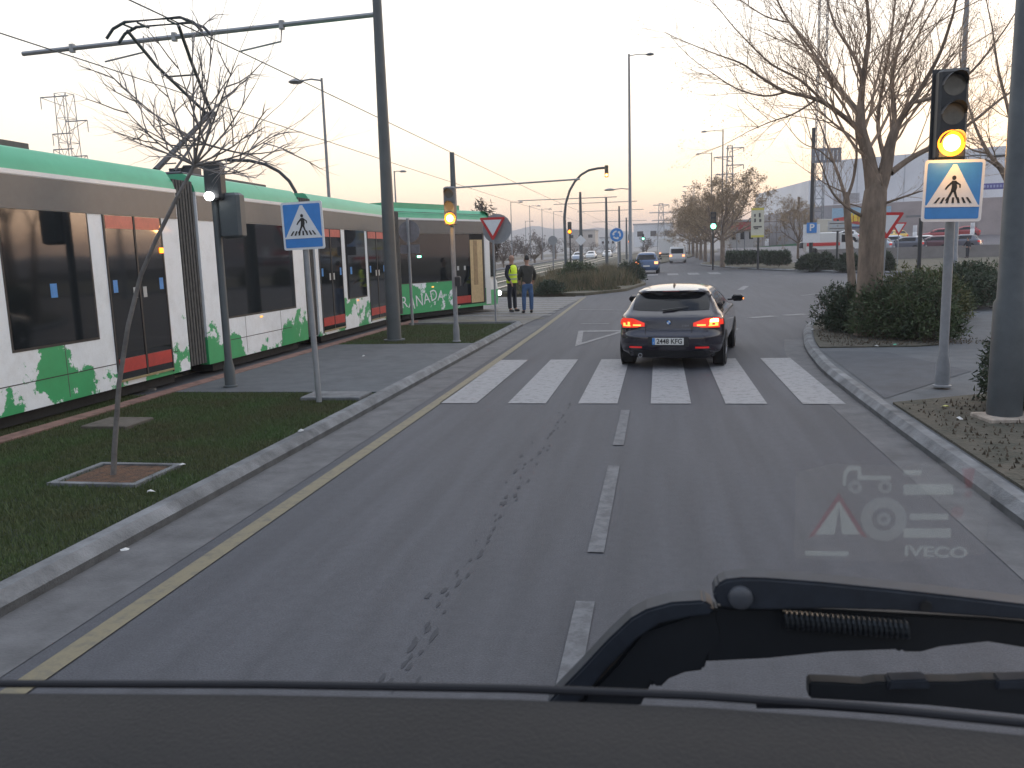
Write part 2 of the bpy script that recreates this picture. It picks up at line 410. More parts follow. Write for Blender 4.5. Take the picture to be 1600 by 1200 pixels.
# zebra
for i in range(6):
    x0 = -2.98+i*.955
    sheet('zebra_crossing', rect(x0, x0+.52, 10.9, 15.5), M_ZEB, .008)
for y0, y1 in ((-2, 0), (2.6, 4.55), (5.35, 7.65), (8.5, 10.45)):
    sheet('centre_line', rect(-.48, -.37, y0, y1), M_LANE, .008)
# give way triangles, thin bars and dashed entry line of the roundabout
def line_px(a, b, wd, name='road_marking', m=None):
    p, q = G(*a), G(*b); d = (q-p).normalized(); n = Vector((d.y, -d.x, 0))*wd/2
    sheet(name, [(p-n)[:2], (q-n)[:2], (q+n)[:2], (p+n)[:2]], m or M_WHITE, .008)
def tri(pts, wd):
    """hollow triangle drawn as three strips"""
    P = [Vector((*p, 0)) for p in pts]; c = sum(P, Vector())/3
    for i in range(3):
        a, b = P[i], P[(i+1) % 3]; a2 = a+(c-a)*wd; b2 = b+(c-b)*wd
        sheet('give_way_triangle', [a[:2], b[:2], b2[:2], a2[:2]], M_WHITE, .008)
tri([(-1.78, 17.7), (-2.05, 21.3), (-.75, 21.3)], .30)
tri([(1.05, 17.7), (.75, 21.3), (1.95, 21.3)], .30)
line_px((908, 506), (952, 506), .14)
line_px((905, 484), (985, 485), .14)
line_px((1130, 486), (1150, 486), .14)
for a, b in (((1172, 497), (1210, 494)), ((1226, 493), (1258, 491)), ((1273, 490), (1306, 488))): line_px(a, b, .35)
for a, b in (((1157, 453), (1166, 447)), ((1210, 431), (1224, 431)), ((1310, 443), (1322, 448))): line_px(a, b, .3)
line_px((1253, 462), (1294, 457), .12)
for i in range(4):
    x0 = -.9+i*1.5
    sheet('far_zebra', rect(x0, x0+.8, 62, 66), M_WHITE, .01)
sheet('far_lane_line', [(6.3, 72), (6.5, 72), (7.2, 100), (9.5, 125), (9.3, 125), (7.0, 100)], M_WHITE, .01)
# tar spots along the lane (drips that have fallen from lorries)
mb = MB(); a, b = G(612, 1070), G(890, 630)
for i in range(70):
    t = (i/69.0)**1.4
    p = a+(b-a)*t; p.x += random.gauss(0, .06); p.y += random.gauss(0, .06)
    r_ = random.uniform(.006, .019); k = 9; z_ = .003+i*.00003
    mb.add([(p.x+r_*random.uniform(.6, 1.2)*math.cos(6.283*j/k), p.y+4.2*r_*random.uniform(.5, 1.3)*math.sin(6.283*j/k), z_) for j in range(k)], [tuple(range(k))])
tag(mb.build('tar_drips', mat('tar', (.038, .040, .047), .8, var=.1)), kind='structure')
# right side: raised pavement with two planters
inner = ribbon(RE, 0, .17)[1]
sheet('pavement', [tuple(p) for p in inner]+[(30, 38), (30, -12)], M_PAVE, .125)
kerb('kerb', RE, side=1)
A_, B_ = ribbon(RE[:26], 0, -.38)
sheet('gutter', [tuple(p) for p in A_]+[tuple(p) for p in reversed(B_)], M_GUT, .004)
sheet('planter_soil', [(2.70, -12), (2.70, 10.25), (4.1, 10.95), (6.0, 11.2), (8, 11.2), (8, -12)], M_DIRT, .15, skirt=.03)
pin = [tuple(p) for p in ribbon(RE, 0, .2)[1] if 15.7 < p[1] < 32.6 and p[0] < 11.3]
sheet('planter_soil', pin+[(11.2, 31.2), (8.6, 26.2), (6.6, 20.2), (5.2, 16.3), (4.6, 16.0)], M_DIRT, .15, skirt=.03)
sheet('dark_paving_patch', [(2.7, 10.6), (4.45, 12.9), (3.9, 15.2), (2.85, 15.5)], M_PAVED, .131)
# far side of the cross street
FK = [G(1095, 413), G(1112, 417), G(1200, 422.5), G(1330, 426.5), G(1470, 428), G(1600, 428), G(1750, 427)]
FKc = catmull([(9.5, 125), (8.0, 108)]+[p[:2] for p in FK])
kerb('kerb', FKc, side=-1, h=.15)
sheet('far_pavement', [tuple(p) for p in ribbon(FKc, 0, -.15)[1]]+[(80, FKc[-1][1]+4), (80, 130), (20, 130)], M_DRY, .14)
# median with dry weeds, continuing beside the far tracks
MED = [(-15, 41.3), (-3.4, 38.6), (-1.6, 42), (-.75, 48), (-1.3, 55), (-2.9, 66), (-.6, 95), (3.4, 125), (10.9, 200), (30, 330), (-2, 330), (-7, 200), (-7, 60), (-15, 60)]
sheet('median_soil', MED, M_DRY, .13, skirt=.2)
sheet('far_track_bed', [(-15.5, 41.4), (-7.0, 41.2), (-7.0, 330), (-15.5, 330)], mat('ballast', (.17, .16, .13), .95, c2=(.07, .075, .04), scale=2, stretch=(1, .2, 1)), .18)
sheet('side_road', [(-27, 50), (-19, 50), (-19, 330), (-30, 330)], mat('pale_asphalt', (.16, .155, .15), .8, var=.1), .02)
sheet('kerb_strip', [(-16.4, 50), (-15.8, 50), (-15.8, 330), (-16.4, 330)], M_CONC, .3, skirt=.3)

# ------------------------------------------------------------------ THE TRAM
M_LIV = livery('tram_livery', .40, 1.25)
M_TROOF = mat('tram_roof_green', (.075, .40, .22), .4, var=.06, scale=2)
M_TBAND = mat('tram_grey_band', (.10, .105, .108), .38, var=.05)
M_TWHITE = mat('tram_white', (.72, .73, .74), .3, var=.02)
M_TRED = mat('tram_red_panel', (.42, .035, .03), .35, var=.1)
M_TREDT = mat('tram_red_film', (.50, .10, .08), .35, var=.1)
M_BELL = mat('bellows_rubber', (.075, .075, .072), .8, var=.2, scale=12)
M_UNDER = mat('underframe', (.022, .022, .022), .9, var=.2)
M_CREAM = mat('cab_interior_panel', (.52, .38, .20), .6, var=.08)
M_STICK = mat('blue_sticker', (.05, .25, .60), .4, var=.1)
M_ROOFK = mat('roof_kit_grey', (.11, .10, .10), .7, var=.1)
tram = thing('tram', 'long articulated tram, white with green splashes and green roof, its front section skewed off line', 'tram', (-9, 14, .1))
class Side:
    """s runs forwards along the side wall, o outwards from it, z up"""
    def __init__(s, org, ang): s.o = Vector((org[0], org[1], 0)); s.d = Vector((math.sin(ang), math.cos(ang), 0)); s.n = Vector((s.d.y, -s.d.x, 0))
    def P(s, a, o, z): return s.o+s.d*a+s.n*o+Vector((0, 0, z))
    def box(s, mb, a0, a1, o0, o1, z0, z1):
        vs = [s.P(a, o, z) for z in (z0, z1) for a, o in ((a0, o0), (a1, o0), (a1, o1), (a0, o1))]
        mb.add(vs, [(3, 2, 1, 0), (4, 5, 6, 7), (0, 1, 5, 4), (1, 2, 6, 5), (2, 3, 7, 6), (3, 0, 4, 7)]); return mb
TW = 2.65
def section(S, a0, a1, name='car_body', nose=False, livm=None):
    """closed body shell, roof fairing, grey band, white line"""
    prof = [(0, .26), (0, 3.14), (-TW, 3.14), (-TW, .26)]
    mb = MB()
    def loft(mb, prof, a0, a1):
        n = len(prof); vs = [S.P(a, o, z) for a in (a0, a1) for o, z in prof]
        mb.add(vs, [tuple(range(n)), tuple(range(2*n-1, n-1, -1))]+[(i, (i+1) % n, n+(i+1) % n, n+i) for i in range(n)]); return mb
    body = loft(MB(), prof, a0, a1).build(name, livm or M_LIV, tram)
    r = loft(MB(), [(.0, 3.195), (-.03, 3.30), (-.14, 3.47), (-.20, 3.50), (-TW+.20, 3.50), (-TW+.14, 3.47), (-TW+.03, 3.3), (-TW, 3.195)], a0, a1).build('roof_fairing', M_TROOF, tram, True)
    S.box(MB(), a0-.01, a1+.01, -TW-.012, .012, 3.14, 3.195).build('white_trim', M_TWHITE, body)
    b = S.box(MB(), a0+.02, a1-.02, -TW-.006, .006, 2.74, 3.13); S.box(b, a0+.02, a1-.02, .0, .014, 2.725, 2.745); b.build('grey_band', M_TBAND, body)
    S.box(MB(), a0+.3, a1-.3, -TW+.15, -.12, .10, .27).build('underframe', M_UNDER, tram)
    return body, r
def window(S, body, a0, a1, z0=1.03, z1=2.72, sticker=None):
    wn = S.box(MB(), a0, a1, -.02, .008, z0, z1).build('window', M_TGLASS, body)
    mb = MB(); t = .035
    S.box(mb, a0-t, a1+t, -.01, .004, z0-t, z0-.001); S.box(mb, a0-t, a0-.001, -.01, .004, z0, z1); S.box(mb, a1+.001, a1+t, -.01, .004, z0, z1)
    mb.build('window_seal', M_BLACK, body)
    if sticker: S.box(MB(), sticker, sticker+.12, .008, .012, 1.62, 1.80).build('blue_sticker', M_STICK, body)
    return wn
def door(S, a0, a1, stick=True):
    mb = MB(); S.box(mb, a0, a1, -.02, .010, .36, 2.72)
    d = mb.build('door', M_TGLASS, tram)
    m = (a0+a1)/2
    for u0, u1 in ((a0+.02, m-.03), (m+.03, a1-.02)):
        S.box(MB(), u0, u1, .010, .018, .46, .66).build('kick_panel', M_TRED, d); S.box(MB(), u0, u1, .010, .014, 2.53, 2.71).build('red_film', M_TREDT, d)
    mb = MB(); S.box(mb, m-.018, m+.018, .010, .02, .36, 2.72); S.box(mb, a0-.03, a0, -.01, .015, .30, 2.72); S.box(mb, a1, a1+.03, -.01, .015, .30, 2.72); mb.build('rubber_edge', M_BLACK, d)
    mb = MB(); S.box(mb, a0, a1, .010, .03, .33, .36); mb.build('sill', mat('brass_sill', (.3, .24, .12), .5), d)
    if stick:
        for q in (a0+.06, a1-.16): S.box(MB(), q, q+.10, .011, .013, 1.62, 1.80).build('blue_sticker', M_STICK, d)
        for q in (m-.16, m+.08): S.box(MB(), q, q+.09, .011, .013, 1.52, 1.68).build('white_notice', mat('notice_paper', (.4, .41, .40), .5, var=0), d)
    return d
def bellows(S, a0, a1):
    mb = MB(); n = 7; st = (a1-a0)/n
    for i in range(n): S.box(mb, a0+i*st, a0+(i+.62)*st, -TW+.06, -.03, .30, 3.36); S.box(mb, a0+(i+.62)*st, a0+(i+1)*st, -TW+.12, -.10, .32, 3.32)
    return mb.build('gangway_bellows', M_BELL, tram)
S0 = Side((-7.70, 0), 0)
body1, roof1 = section(S0, 3.2, 12.62)
window(S0, body1, 3.5, 5.3); d0 = door(S0, 5.6, 6.95); window(S0, body1, 7.2, 8.55)
window(S0, body1, 8.83, 10.38, sticker=9.55); door(S0, 10.75, 12.1)
bellows(S0, 12.62, 13.22)
body2, roof2 = section(S0, 13.22, 17.42)
window(S0, body2, 13.78, 16.85)
bellows(S0, 17.42, 18.08)
body3, roof3 = section(S0, 18.08, 23.95)
door(S0, 18.3, 19.65); window(S0, body3, 19.98, 21.35, sticker=20.2); door(S0, 21.6, 22.95)
window(S0, body3, 23.2, 23.8)
# thin panel gaps and small orange marker lamps on the skirts
for S_, bd, a0, a1 in ((S0, body1, 3.4, 12.3), (S0, body2, 13.9, 16.6)):
    S_.box(MB(), a0, a1, .0, .003, .60, .612).build('panel_gap', M_BLACK, bd)
for a, bd in ((4.6, body1), (9.7, body1), (14.6, body2), (16.1, body2), (20.7, body3)): S0.box(MB(), a, a+.010, 0, .0025, .30, 1.0).build('panel_seam', M_ROOFK, bd)
for a in (6.0, 15.2, 20.6): S0.box(MB(), a, a+.10, 0, .012, .92, .95).build('marker_lamp', mat('marker_orange', (.9, .4, .08), .4, var=0, emit=.6), body2 if a > 13 else body1)
S0.box(MB(), 12.02, 12.10, .01, .03, 2.18, 2.26).build('door_lamp', M_AMBRING, body1)
# front section, turned off the line of the rest
S1 = Side((-7.85, 24.35), R(23.8))
bellows(Side((-7.75, 24.0), R(9)), -.05, .5)
body4, roof4 = section(S1, .05, 4.95, livm=livery('tram_livery_front', 1.05, .8))
window(S1, body4, .25, 2.76, z0=1.22)
# open cab-side door: unlit opening painted black, cream lining inside, red step panel
dd = S1.box(MB(), 2.84, 4.60, -.02, .010, .36, 2.72).build('door', mat('door_opening_shade', (.008, .008, .008), .9, var=0), tram)
S1.box(MB(), 3.80, 4.50, .010, .02, .40, 2.52).build('cream_lining', M_CREAM, dd)
S1.box(MB(), 3.98, 4.20, .020, .026, 1.0, 2.50).build('handrail_panel', mat('lining_brown', (.30, .2, .1), .6), dd)  # narrow panel in a darker brown than the cream lining
S1.box(MB(), 2.86, 3.74, .010, .03, .42, .66).build('kick_panel', M_TRED, dd)
S1.box(MB(), 2.84, 3.78, .010, .016, .68, 2.70).build('door_glass', M_TGLASS, dd)
for q in (3.05, 3.42): S1.box(MB(), q, q+.1, .017, .02, 1.52, 1.66).build('white_notice', MATS['notice_paper'], dd)
S1.box(MB(), 4.52, 4.62, .010, .022, .38, 2.74).build('door_jamb', M_BLACK, dd)
S1.box(MB(), 1.05, 1.22, .01, .016, 1.98, 2.04).build('green_indicator', M_GREENL, body4)
S1.box(MB(), 1.7, 1.8, 0, .012, 1.02, 1.06).build('marker_lamp', MATS['marker_orange'], body4)
# nose: plan outlines that narrow and rake back upwards
def nose():
    zs = [.26, .5, .8, 1.05, 1.20, 1.6, 2.1, 2.6, 3.0, 3.14]
    tip = [1.02, 1.08, 1.08, 1.02, .86, .76, .64, .50, .38, .30]
    def ring(z, L):
        out = []
        for k in range(17):
            t = -1+2*k/16.0; o = -TW/2+t*TW/2
            out.append(S1.P(4.95+L*(1-abs(t)**3.2)**(1/2.4)*1.0, -o-TW if False else (-TW/2 - t*TW/2), z))
        return out
    v = []; f = []
    for z, L in zip(zs, tip): v += ring(z, L)
    for i in range(len(zs)-1):
        for k in range(16): f.append((i*17+k, i*17+k+1, i*17+18+k, i*17+17+k))
    f.append(tuple(range(16, -1, -1)))
    lo = MB(); lo.v = v; lo.f = f; lo.mi = [0]*len(f)
    nb = lo.build('nose', MATS['tram_white'], tram, True)
    # windscreen shell just outside the nose between waist and header
    v = []; f = []; zz = [1.24, 1.6, 2.1, 2.6, 2.98]
    for z in zz:
        L = np.interp(z, zs, tip)+.014
        rr = ring(z, L); v += [p+S1.n*0 for p in rr[0:17]]
    c = S1.P(4.95, -TW/2, 0)
    v = [Vector((c.x+(p.x-c.x)*1.006, c.y+(p.y-c.y)*1.006, p.z)) for p in v]
    for i in range(len(zz)-1):
        for k in range(1, 15): f.append((i*17+k, i*17+k+1, i*17+18+k, i*17+17+k))
    ws = MB(); ws.v = v; ws.f = f; ws.mi = [0]*len(f)
    w_ = ws.build('windscreen', M_TGLASS, nb, True)
    # roof of the nose
    v = []; f = []
    hz = [(3.195, .30), (3.30, .24), (3.42, .05), (3.49, -.25)]
    for z, L in hz:
        if L > 0: v += ring(z, L)
        else: v += [p+S1.d*L for p in ring(z, .02)]
    for i in range(3):
        for k in range(16): f.append((i*17+k, i*17+k+1, i*17+18+k, i*17+17+k))
    f.append(tuple(range(51, 68)))
    q = MB(); q.v = v; q.f = f; q.mi = [0]*len(f); q.build('nose_roof', M_TROOF, nb, True)
    v = []; f = []
    for z, L in ((.25, 1.0), (.55, 1.085), (.78, 1.088)):
        v += [Vector((c.x+(p.x-c.x)*1.004, c.y+(p.y-c.y)*1.004, p.z)) for p in ring(z, L+.006)[0:5]]
    for i in range(2):
        for k in range(4): f.append((i*5+k, i*5+k+1, i*5+6+k, i*5+5+k))
    q = MB(); q.v = v; q.f = f; q.mi = [0]*len(f); q.build('green_corner', mat('livery_green', (.035, .36, .13), .35, var=.1), nb, True)
    S1.box(MB(), 4.99, 5.30, -.10, .012, 1.24, 2.70).build('cab_side_window', M_TGLASS, nb)
    MB().tube([S1.P(5.95, -.35, .62), S1.P(6.0, -.35, .62)], .09, 14).build('headlight', M_WLAMP, nb)
    return nb
nz = nose()
S1.box(MB(), 4.68, 4.96, -.01, .010, .30, 2.74).build('white_pillar', M_TWHITE, body4)
# raised roof units and the pantograph
for S_, a0, a1, w_ in ((S0, 3.4, 9.9, .35), (S0, 14.6, 16.9, .5), (S1, .1, 3.6, .22)):
    S_.box(MB(), a0, a1, -TW+w_, -w_, 3.505, 3.60 if S_ is S0 else 3.66).build('roof_unit', M_ROOFK if S_ is S0 else M_TROOF, tram)
S1.box(MB(), .06, 4.6, -.02, .004, 3.36, 3.375).build('roof_seam', M_ROOFK, body4)
M_PAN = mat('pantograph_metal', (.05, .055, .065), .5, metal=.3)
pan = MB(); X0 = -9.02
pan.tube([(X0-.45, 14.3, 3.62), (X0+.45, 14.3, 3.62)], .05, 6).tube([(X0-.45, 15.5, 3.62), (X0+.45, 15.5, 3.62)], .05, 6)
pan.tube([(X0-.45, 14.3, 3.62), (X0-.45, 15.5, 3.62)], .04, 6).tube([(X0+.45, 14.3, 3.62), (X0+.45, 15.5, 3.62)], .04, 6)
pan.box((X0, 15.2, 3.72), (.5, .3, .2))
pb = pan.build('pantograph', M_PAN, tram)
pan = MB()
pan.tube([(X0-.12, 14.4, 3.72), (X0, 16.3, 5.0)], [.06, .05], 6).tube([(X0+.14, 14.6, 3.72), (X0+.06, 16.3, 4.95)], .025, 5)
for k in range(7):
    y = 14.6+k*.25; z = 3.85+k*.17; pan.tube([(X0-.06, y, z), (X0+.12, y+.12, z+.02)], .012, 4)
pan.tube([(X0-.14, 16.3, 5.0), (X0+.14, 16.3, 5.0)], .05, 6)
pan.tube([(X0-.05, 16.3, 5.0), (X0-.45, 15.3, 5.75), (X0-.62, 14.7, 6.28)], .032, 6).tube([(X0+.05, 16.3, 5.0), (X0+.28, 15.3, 5.75), (X0+.42, 14.7, 6.28)], .032, 6)
pan.tube([(X0-.36, 15.5, 5.6), (X0+.24, 15.5, 5.6)], .018, 5)
pan.build('folding_arm', M_PAN, pb)
pan = MB()
for y in (14.55, 14.9):
    pan.tube([(X0-.95, y, 6.12), (X0-.8, y, 6.28), (X0-.55, y, 6.38), (X0+.55, y, 6.38), (X0+.8, y, 6.28), (X0+.95, y, 6.12)], .028, 6)
for x in (-.6, -.3, .3, .6): pan.tube([(X0+x, 14.55, 6.35), (X0+x, 14.9, 6.35)], .02, 5)
pan.build('collector_head', M_PAN, pb)
# torn white lettering on the green of the front section
Mf = Matrix.Translation(S1.P(0, .004, 0)) @ Matrix(((S1.d.x, 0, S1.n.x, 0), (S1.d.y, 0, S1.n.y, 0), (0, 1, 0, 0), (0, 0, 0, 1)))
word = 'GRANADA'
for i, ch in enumerate(word):
    a = -.02+i*.36; zz = .60+[0, .02, -.02, .03, .08, .16, .12][i]
    if a < .1: a = .12
    if i == 0: continue
    text('letter', ch, .50, M_SW, body4, Mf @ Matrix.Translation((a, zz, 0)) @ Matrix.Rotation(R([0, 6, -9, 3, 8, 12, -7][i]), 4, 'Z'), .002, bold=-.002)
# rusty wheels under the skirts
for a in (4.8, 9.6, 15.4, 20.4):
    for y in (a, a+1.0): MB().lathe([(.10, -.06), (.26, -.06), (.28, 0), (.26, .06), (.10, .06)], (-8.30, y, .38), 'x', 18).build('wheel', M_UNDER, tram, True)

# ------------------------------------------------------------------ CARS
def lathe_x(mb, prof, c, n=24): return mb.lathe(prof, c, 'x', n)
TYRE = mat('tyre', (.015, .015, .016), .85, var=.1); RIM = mat('alloy_rim', (.35, .35, .37), .3, metal=.8, var=.05)
M_TAIL = mat('tail_lamp_red', (.5, .02, .015), .25, var=0, emit=.28, ecol=(1, .05, .02)); M_TAILH = mat('tail_lamp_bar', (1, .35, .08), .25, var=0, emit=1.5, ecol=(1, .22, .04))
M_FOG = mat('glowing_red_reflector', (.45, .02, .02), .25, var=0, emit=.25); M_CHROME = mat('chrome', (.6, .6, .62), .12, metal=1, var=0)  # glow painted into the red of reflectors and parked tail lamps
M_PLATE = mat('plate_white', (.72, .72, .68), .35, var=.02)
class Shell:
    """car skin: stacked plan outlines; rear at local y=0, front at +y, x to the right"""
    def __init__(s, tab, L):
        s.t = np.array(tab); s.L = L       # columns z, yr, yf, w, rr, rf, crown
    def g(s, z): return [float(np.interp(z, s.t[:, 0], s.t[:, i])) for i in range(1, 7)]
    def rear(s, x, z):
        yr, yf, w_, rr, rf, c = s.g(z); ax = min(abs(x), w_-1e-4); y = yr+c*(ax/w_)**2
        if ax > w_-rr: q = (ax-(w_-rr))/rr; y += rr*(1-math.sqrt(max(0, 1-q*q)))
        return y
    def side(s, y, z):
        yr, yf, w_, rr, rf, c = s.g(z); y0 = yr+c
        if y < y0+rr: q = (y0+rr-y)/rr; return w_-rr+rr*math.sqrt(max(0, 1-min(1, q*q)))
        if y > yf-rf: q = (y-(yf-rf))/rf; return w_-rf+rf*math.sqrt(max(0, 1-min(1, q*q)))
        return w_
    def outline(s, z):
        yr, yf, w_, rr, rf, c = s.g(z); out = []
        for k in range(5): x = (w_-rr)*k/5; out.append((x, yr+c*(x/w_)**2))
        for k in range(7):
            t = math.pi/2*k/6; x = w_-rr+rr*math.sin(t); out.append((x, yr+c*min(1, x/w_)**2+rr*(1-math.cos(t))))
        y0 = yr+c+rr; y1 = yf-rf
        for k in range(1, 8): out.append((w_, y0+(y1-y0)*k/8))
        for k in range(7): t = math.pi/2*k/6; out.append((w_-rf+rf*math.cos(t), yf-rf+rf*math.sin(t)))
        for k in range(1, 5): out.append(((w_-rf)*(1-k/4), yf))
        return out
    def mesh(s, n=30):
        zs = np.linspace(s.t[0, 0], s.t[-1, 0], n); mb = MB(); v = []; f = []
        H = None
        for z in zs:
            o = s.outline(z); o = o+[(-a, b) for a, b in o[-2:0:-1]]; H = len(o); v += [(a, b, z) for a, b in o]
        for i in range(n-1):
            for k in range(H): f.append((i*H+k, i*H+(k+1) % H, (i+1)*H+(k+1) % H, (i+1)*H+k))
        # roof closed by a slightly domed fan of shrinking rings
        top = v[(n-1)*H:]; cx = sum(p[0] for p in top)/H; cy = sum(p[1] for p in top)/H; z = zs[-1]
        base = (n-1)*H
        for q, dz in ((.8, .012), (.5, .022), (.2, .026)):
            nb = len(v); v += [(cx+(p[0]-cx)*q, cy+(p[1]-cy)*q, z+dz) for p in top]
            for k in range(H): f.append((base+k, base+(k+1) % H, nb+(k+1) % H, nb+k))
            base = nb
        f.append(tuple(base+k for k in range(H))); f.append(tuple(range(H-1, -1, -1)))
        mb.add(v, f); return mb
    def patch_rear(s, mb, x0, x1, zlo, zhi, off=.006, nx=14, nz=6):
        v = []; f = []
        for i in range(nx+1):
            x = x0+(x1-x0)*i/nx; a = zlo(x) if callable(zlo) else zlo; b = zhi(x) if callable(zhi) else zhi
            for j in range(nz+1):
                z = a+(b-a)*j/nz; ww = s.g(z)[2]-.004; xx = max(-ww, min(ww, x)); v.append((xx*(1+off*.5), s.rear(xx, z)-off, z))
        for i in range(nx):
            for j in range(nz): f.append((i*(nz+1)+j, (i+1)*(nz+1)+j, (i+1)*(nz+1)+j+1, i*(nz+1)+j+1))
        return mb.add(v, f)
    def patch_side(s, mb, y0, y1, zlo, zhi, sg=1, off=.006, ny=14, nz=6):
        v = []; f = []
        for i in range(ny+1):
            for j in range(nz+1):
                y = y0+(y1-y0)*i/ny; a = zlo(y) if callable(zlo) else zlo; b = zhi(y) if callable(zhi) else zhi
                z = a+(b-a)*j/nz; v.append((sg*(s.side(y, z)+off), y, z))
        for i in range(ny):
            for j in range(nz): f.append((i*(nz+1)+j, (i+1)*(nz+1)+j, (i+1)*(nz+1)+j+1, i*(nz+1)+j+1))
        return mb.add(v, f)
def wheel(root, x, y, r=.32, wd=.21, sg=1):
    wmb = MB(); a, b = (x-wd/2, x+wd/2)
    wmb.lathe([(r*.62, -wd/2), (r*.93, -wd/2), (r, -wd*.36), (r, wd*.36), (r*.93, wd/2), (r*.62, wd/2)], (x, y, r), 'x', 26)
    wo = wmb.build('wheel', TYRE, root, True)
    rb = MB(); f = x+sg*wd*.42
    rb.lathe([(r*.66, -.012), (r*.66, .012), (r*.60, .012), (r*.60, -.012)], (f, y, r), 'x', 24)
    for k in range(5):
        t = k*2*math.pi/5; d = Vector((0, math.cos(t), math.sin(t)))
        rb.tube([Vector((f, y, r))+d*.04, Vector((f, y, r))+d*r*.62], [.03, .022], 5)
    rb.lathe([(.055, -.02), (.055, .02)], (f, y, r), 'x', 12)
    rb.build('rim', RIM, wo, True)
    MB().lathe([(r*.58, -.004), (r*.58, .004)], (f-sg*.03, y, r), 'x', 20).build('brake_disc', M_DARK, wo)
    return wo
def fit_local(root): pass

# the black hatchback in the lane
bmw = thing('hatchback_car', 'black five-door hatchback braking on the zebra crossing with its right indicator lit', 'car', (.14, 14.05, 0), local=True, rz=R(-8))
M_BMW = mat('black_car_paint', (.012, .009, .018), .25, var=0, coat=1.0, spec=.5)
T = [(.19, .16, 4.10, .70, .22, .3, .05), (.30, .05, 4.26, .84, .30, .45, .08), (.42, .0, 4.32, .875, .36, .5, .10), (.56, .0, 4.32, .883, .38, .5, .10), (.60, .03, 4.31, .883, .38, .5, .10),
     (.66, .065, 4.28, .882, .37, .5, .10), (.78, .085, 4.2, .878, .36, .5, .09), (.86, .10, 4.05, .862, .33, .5, .09), (.905, .135, 3.75, .835, .30, .5, .09), (.95, .20, 3.25, .795, .27, .45, .09),
     (.99, .25, 3.08, .765, .24, .4, .08), (1.09, .35, 2.90, .72, .22, .4, .08), (1.19, .46, 2.62, .665, .22, .4, .09), (1.255, .52, 2.42, .625, .20, .4, .09), (1.285, .40, 2.30, .60, .18, .4, .10), (1.315, .42, 2.15, .575, .20, .4, .11), (1.345, .62, 2.0, .52, .26, .4, .13), (1.362, .82, 1.8, .44, .28, .36, .12)]
sh = Shell(T, 4.32)
bd = sh.mesh(44).build('body', M_BMW, bmw, True)
sh.patch_rear(MB(), -.64, .64, lambda x: .975+.02*(abs(x)/.66)**2, lambda x: 1.262-.03*(abs(x)/.6)**4, .008, 20, 8).build('rear_window', M_GLASSD, bmw, True)
for sg in (-1, 1):
    sh.patch_side(MB(), .72, 2.75, lambda y: .96, lambda y: min(1.25, .99+(2.95-y)*.6, .99+(y-.55)*1.3), sg, .007).build('side_window', M_GLASSD, bmw, True)
    sh.patch_side(MB(), 1.62, 1.69, .965, 1.26, sg, .010, 2, 4).build('door_pillar', M_BLACK, bmw)
    sh.patch_side(MB(), 2.45, 2.466, .35, .96, sg, .003, 1, 4).build('door_gap', M_SK, bmw)
    sh.patch_side(MB(), 1.5, 1.516, .35, .96, sg, .003, 1, 4).build('door_gap', M_SK, bmw)
    for yy in (1.55, 2.35): sh.patch_side(MB(), yy, yy+.16, .80, .825, sg, .022, 2, 1).build('door_handle', M_BMW, bmw)
    # wheels and dark arches
    for yy in (.80, 3.49):
        MB().lathe([(.385, -.01), (.385, .0)], (sg*.874, yy, .34), 'x', 26).build('wheel_arch', M_SK, bmw)
        wheel(bmw, sg*.79, yy, .32, .215, sg)
    # tail lamps: red housing wrapping round the corner, brighter bars inside
    lamp = MB()
    xs = (.40*sg, .815*sg)
    sh.patch_rear(lamp, xs[0], xs[1], lambda x: .715+.0*abs(x) + (.012 if abs(x) < .5 else 0)-(abs(x)-.4)*.05, lambda x: .785+.075*min(1, (abs(x)-.40)/.2), .012, 14, 4)
    lp = lamp.build('tail_lamp', M_TAIL, bmw, True)
    sh.patch_side(MB(), .30, .42, .74, .83, sg, .010, 8, 4).build('lamp_wrap', M_TAIL, lp, True)
    gl = MB()
    sh.patch_rear(gl, .46*sg, .60*sg, .735, .76, .018, 6, 2)
    sh.patch_rear(gl, .645*sg, .79*sg, .725, .745, .018, 6, 2)
    sh.patch_rear(gl, .655*sg, .70*sg, .735, .80, .018, 4, 2)
    sh.patch_rear(gl, .74*sg, .79*sg, .745, .78, .018, 4, 2)
    gl.build('light_bar', M_TAILH, lp)
    if sg == 1:
        sh.patch_rear(MB(), .665, .79, .792, lambda x: .835+.012*math.sin((x-.665)/.135*3.14), .024, 8, 3).build('indicator_bulb', M_AMBER, lp)
    sh.patch_rear(MB(), .44*sg, .66*sg, .365, .395, .008, 6, 2).build('reflector', M_FOG, bmw)
    # door mirror on a short arm
    m = MB(); m.tube([(sg*.80, 2.62, 1.02), (sg*.92, 2.58, 1.03)], .02, 6)
    m.box((sg*.985, 2.56, 1.055), (.22, .13, .13), 0, .045)
    mo = m.build('mirror', M_BMW, bmw, True)
    MB().box((sg*.985, 2.492, 1.055), (.17, .008, .09), 0, .002).build('mirror_glass', M_GLASSD, mo)
    if sg == 1: MB().box((1.088, 2.56, 1.04), (.02, .06, .028), 0, .006).build('indicator_lamp', M_AMBRING, mo)
sh.patch_rear(MB(), -.78, .78, .205, .33, .006, 14, 3).build('bumper_valance', M_BLACK, bmw, True)
pr = MB()
sh.patch_rear(pr, -.335, .335, .40, .56, .004, 10, 3); pr.build('plate_recess', M_BLACK, bmw)
MB().box((0, -.012, .485), (.52, .012, .115), 0, .003).build('number_plate', M_PLATE, bmw)
MB().box((-.238, -.021, .485), (.044, .004, .112)).build('plate_band', M_SB, bmw)
text('plate_text', '2448 KFG', .115, M_SK, bmw, face_south((.025, -.021, .485)), .002, bold=.002, width=.42)
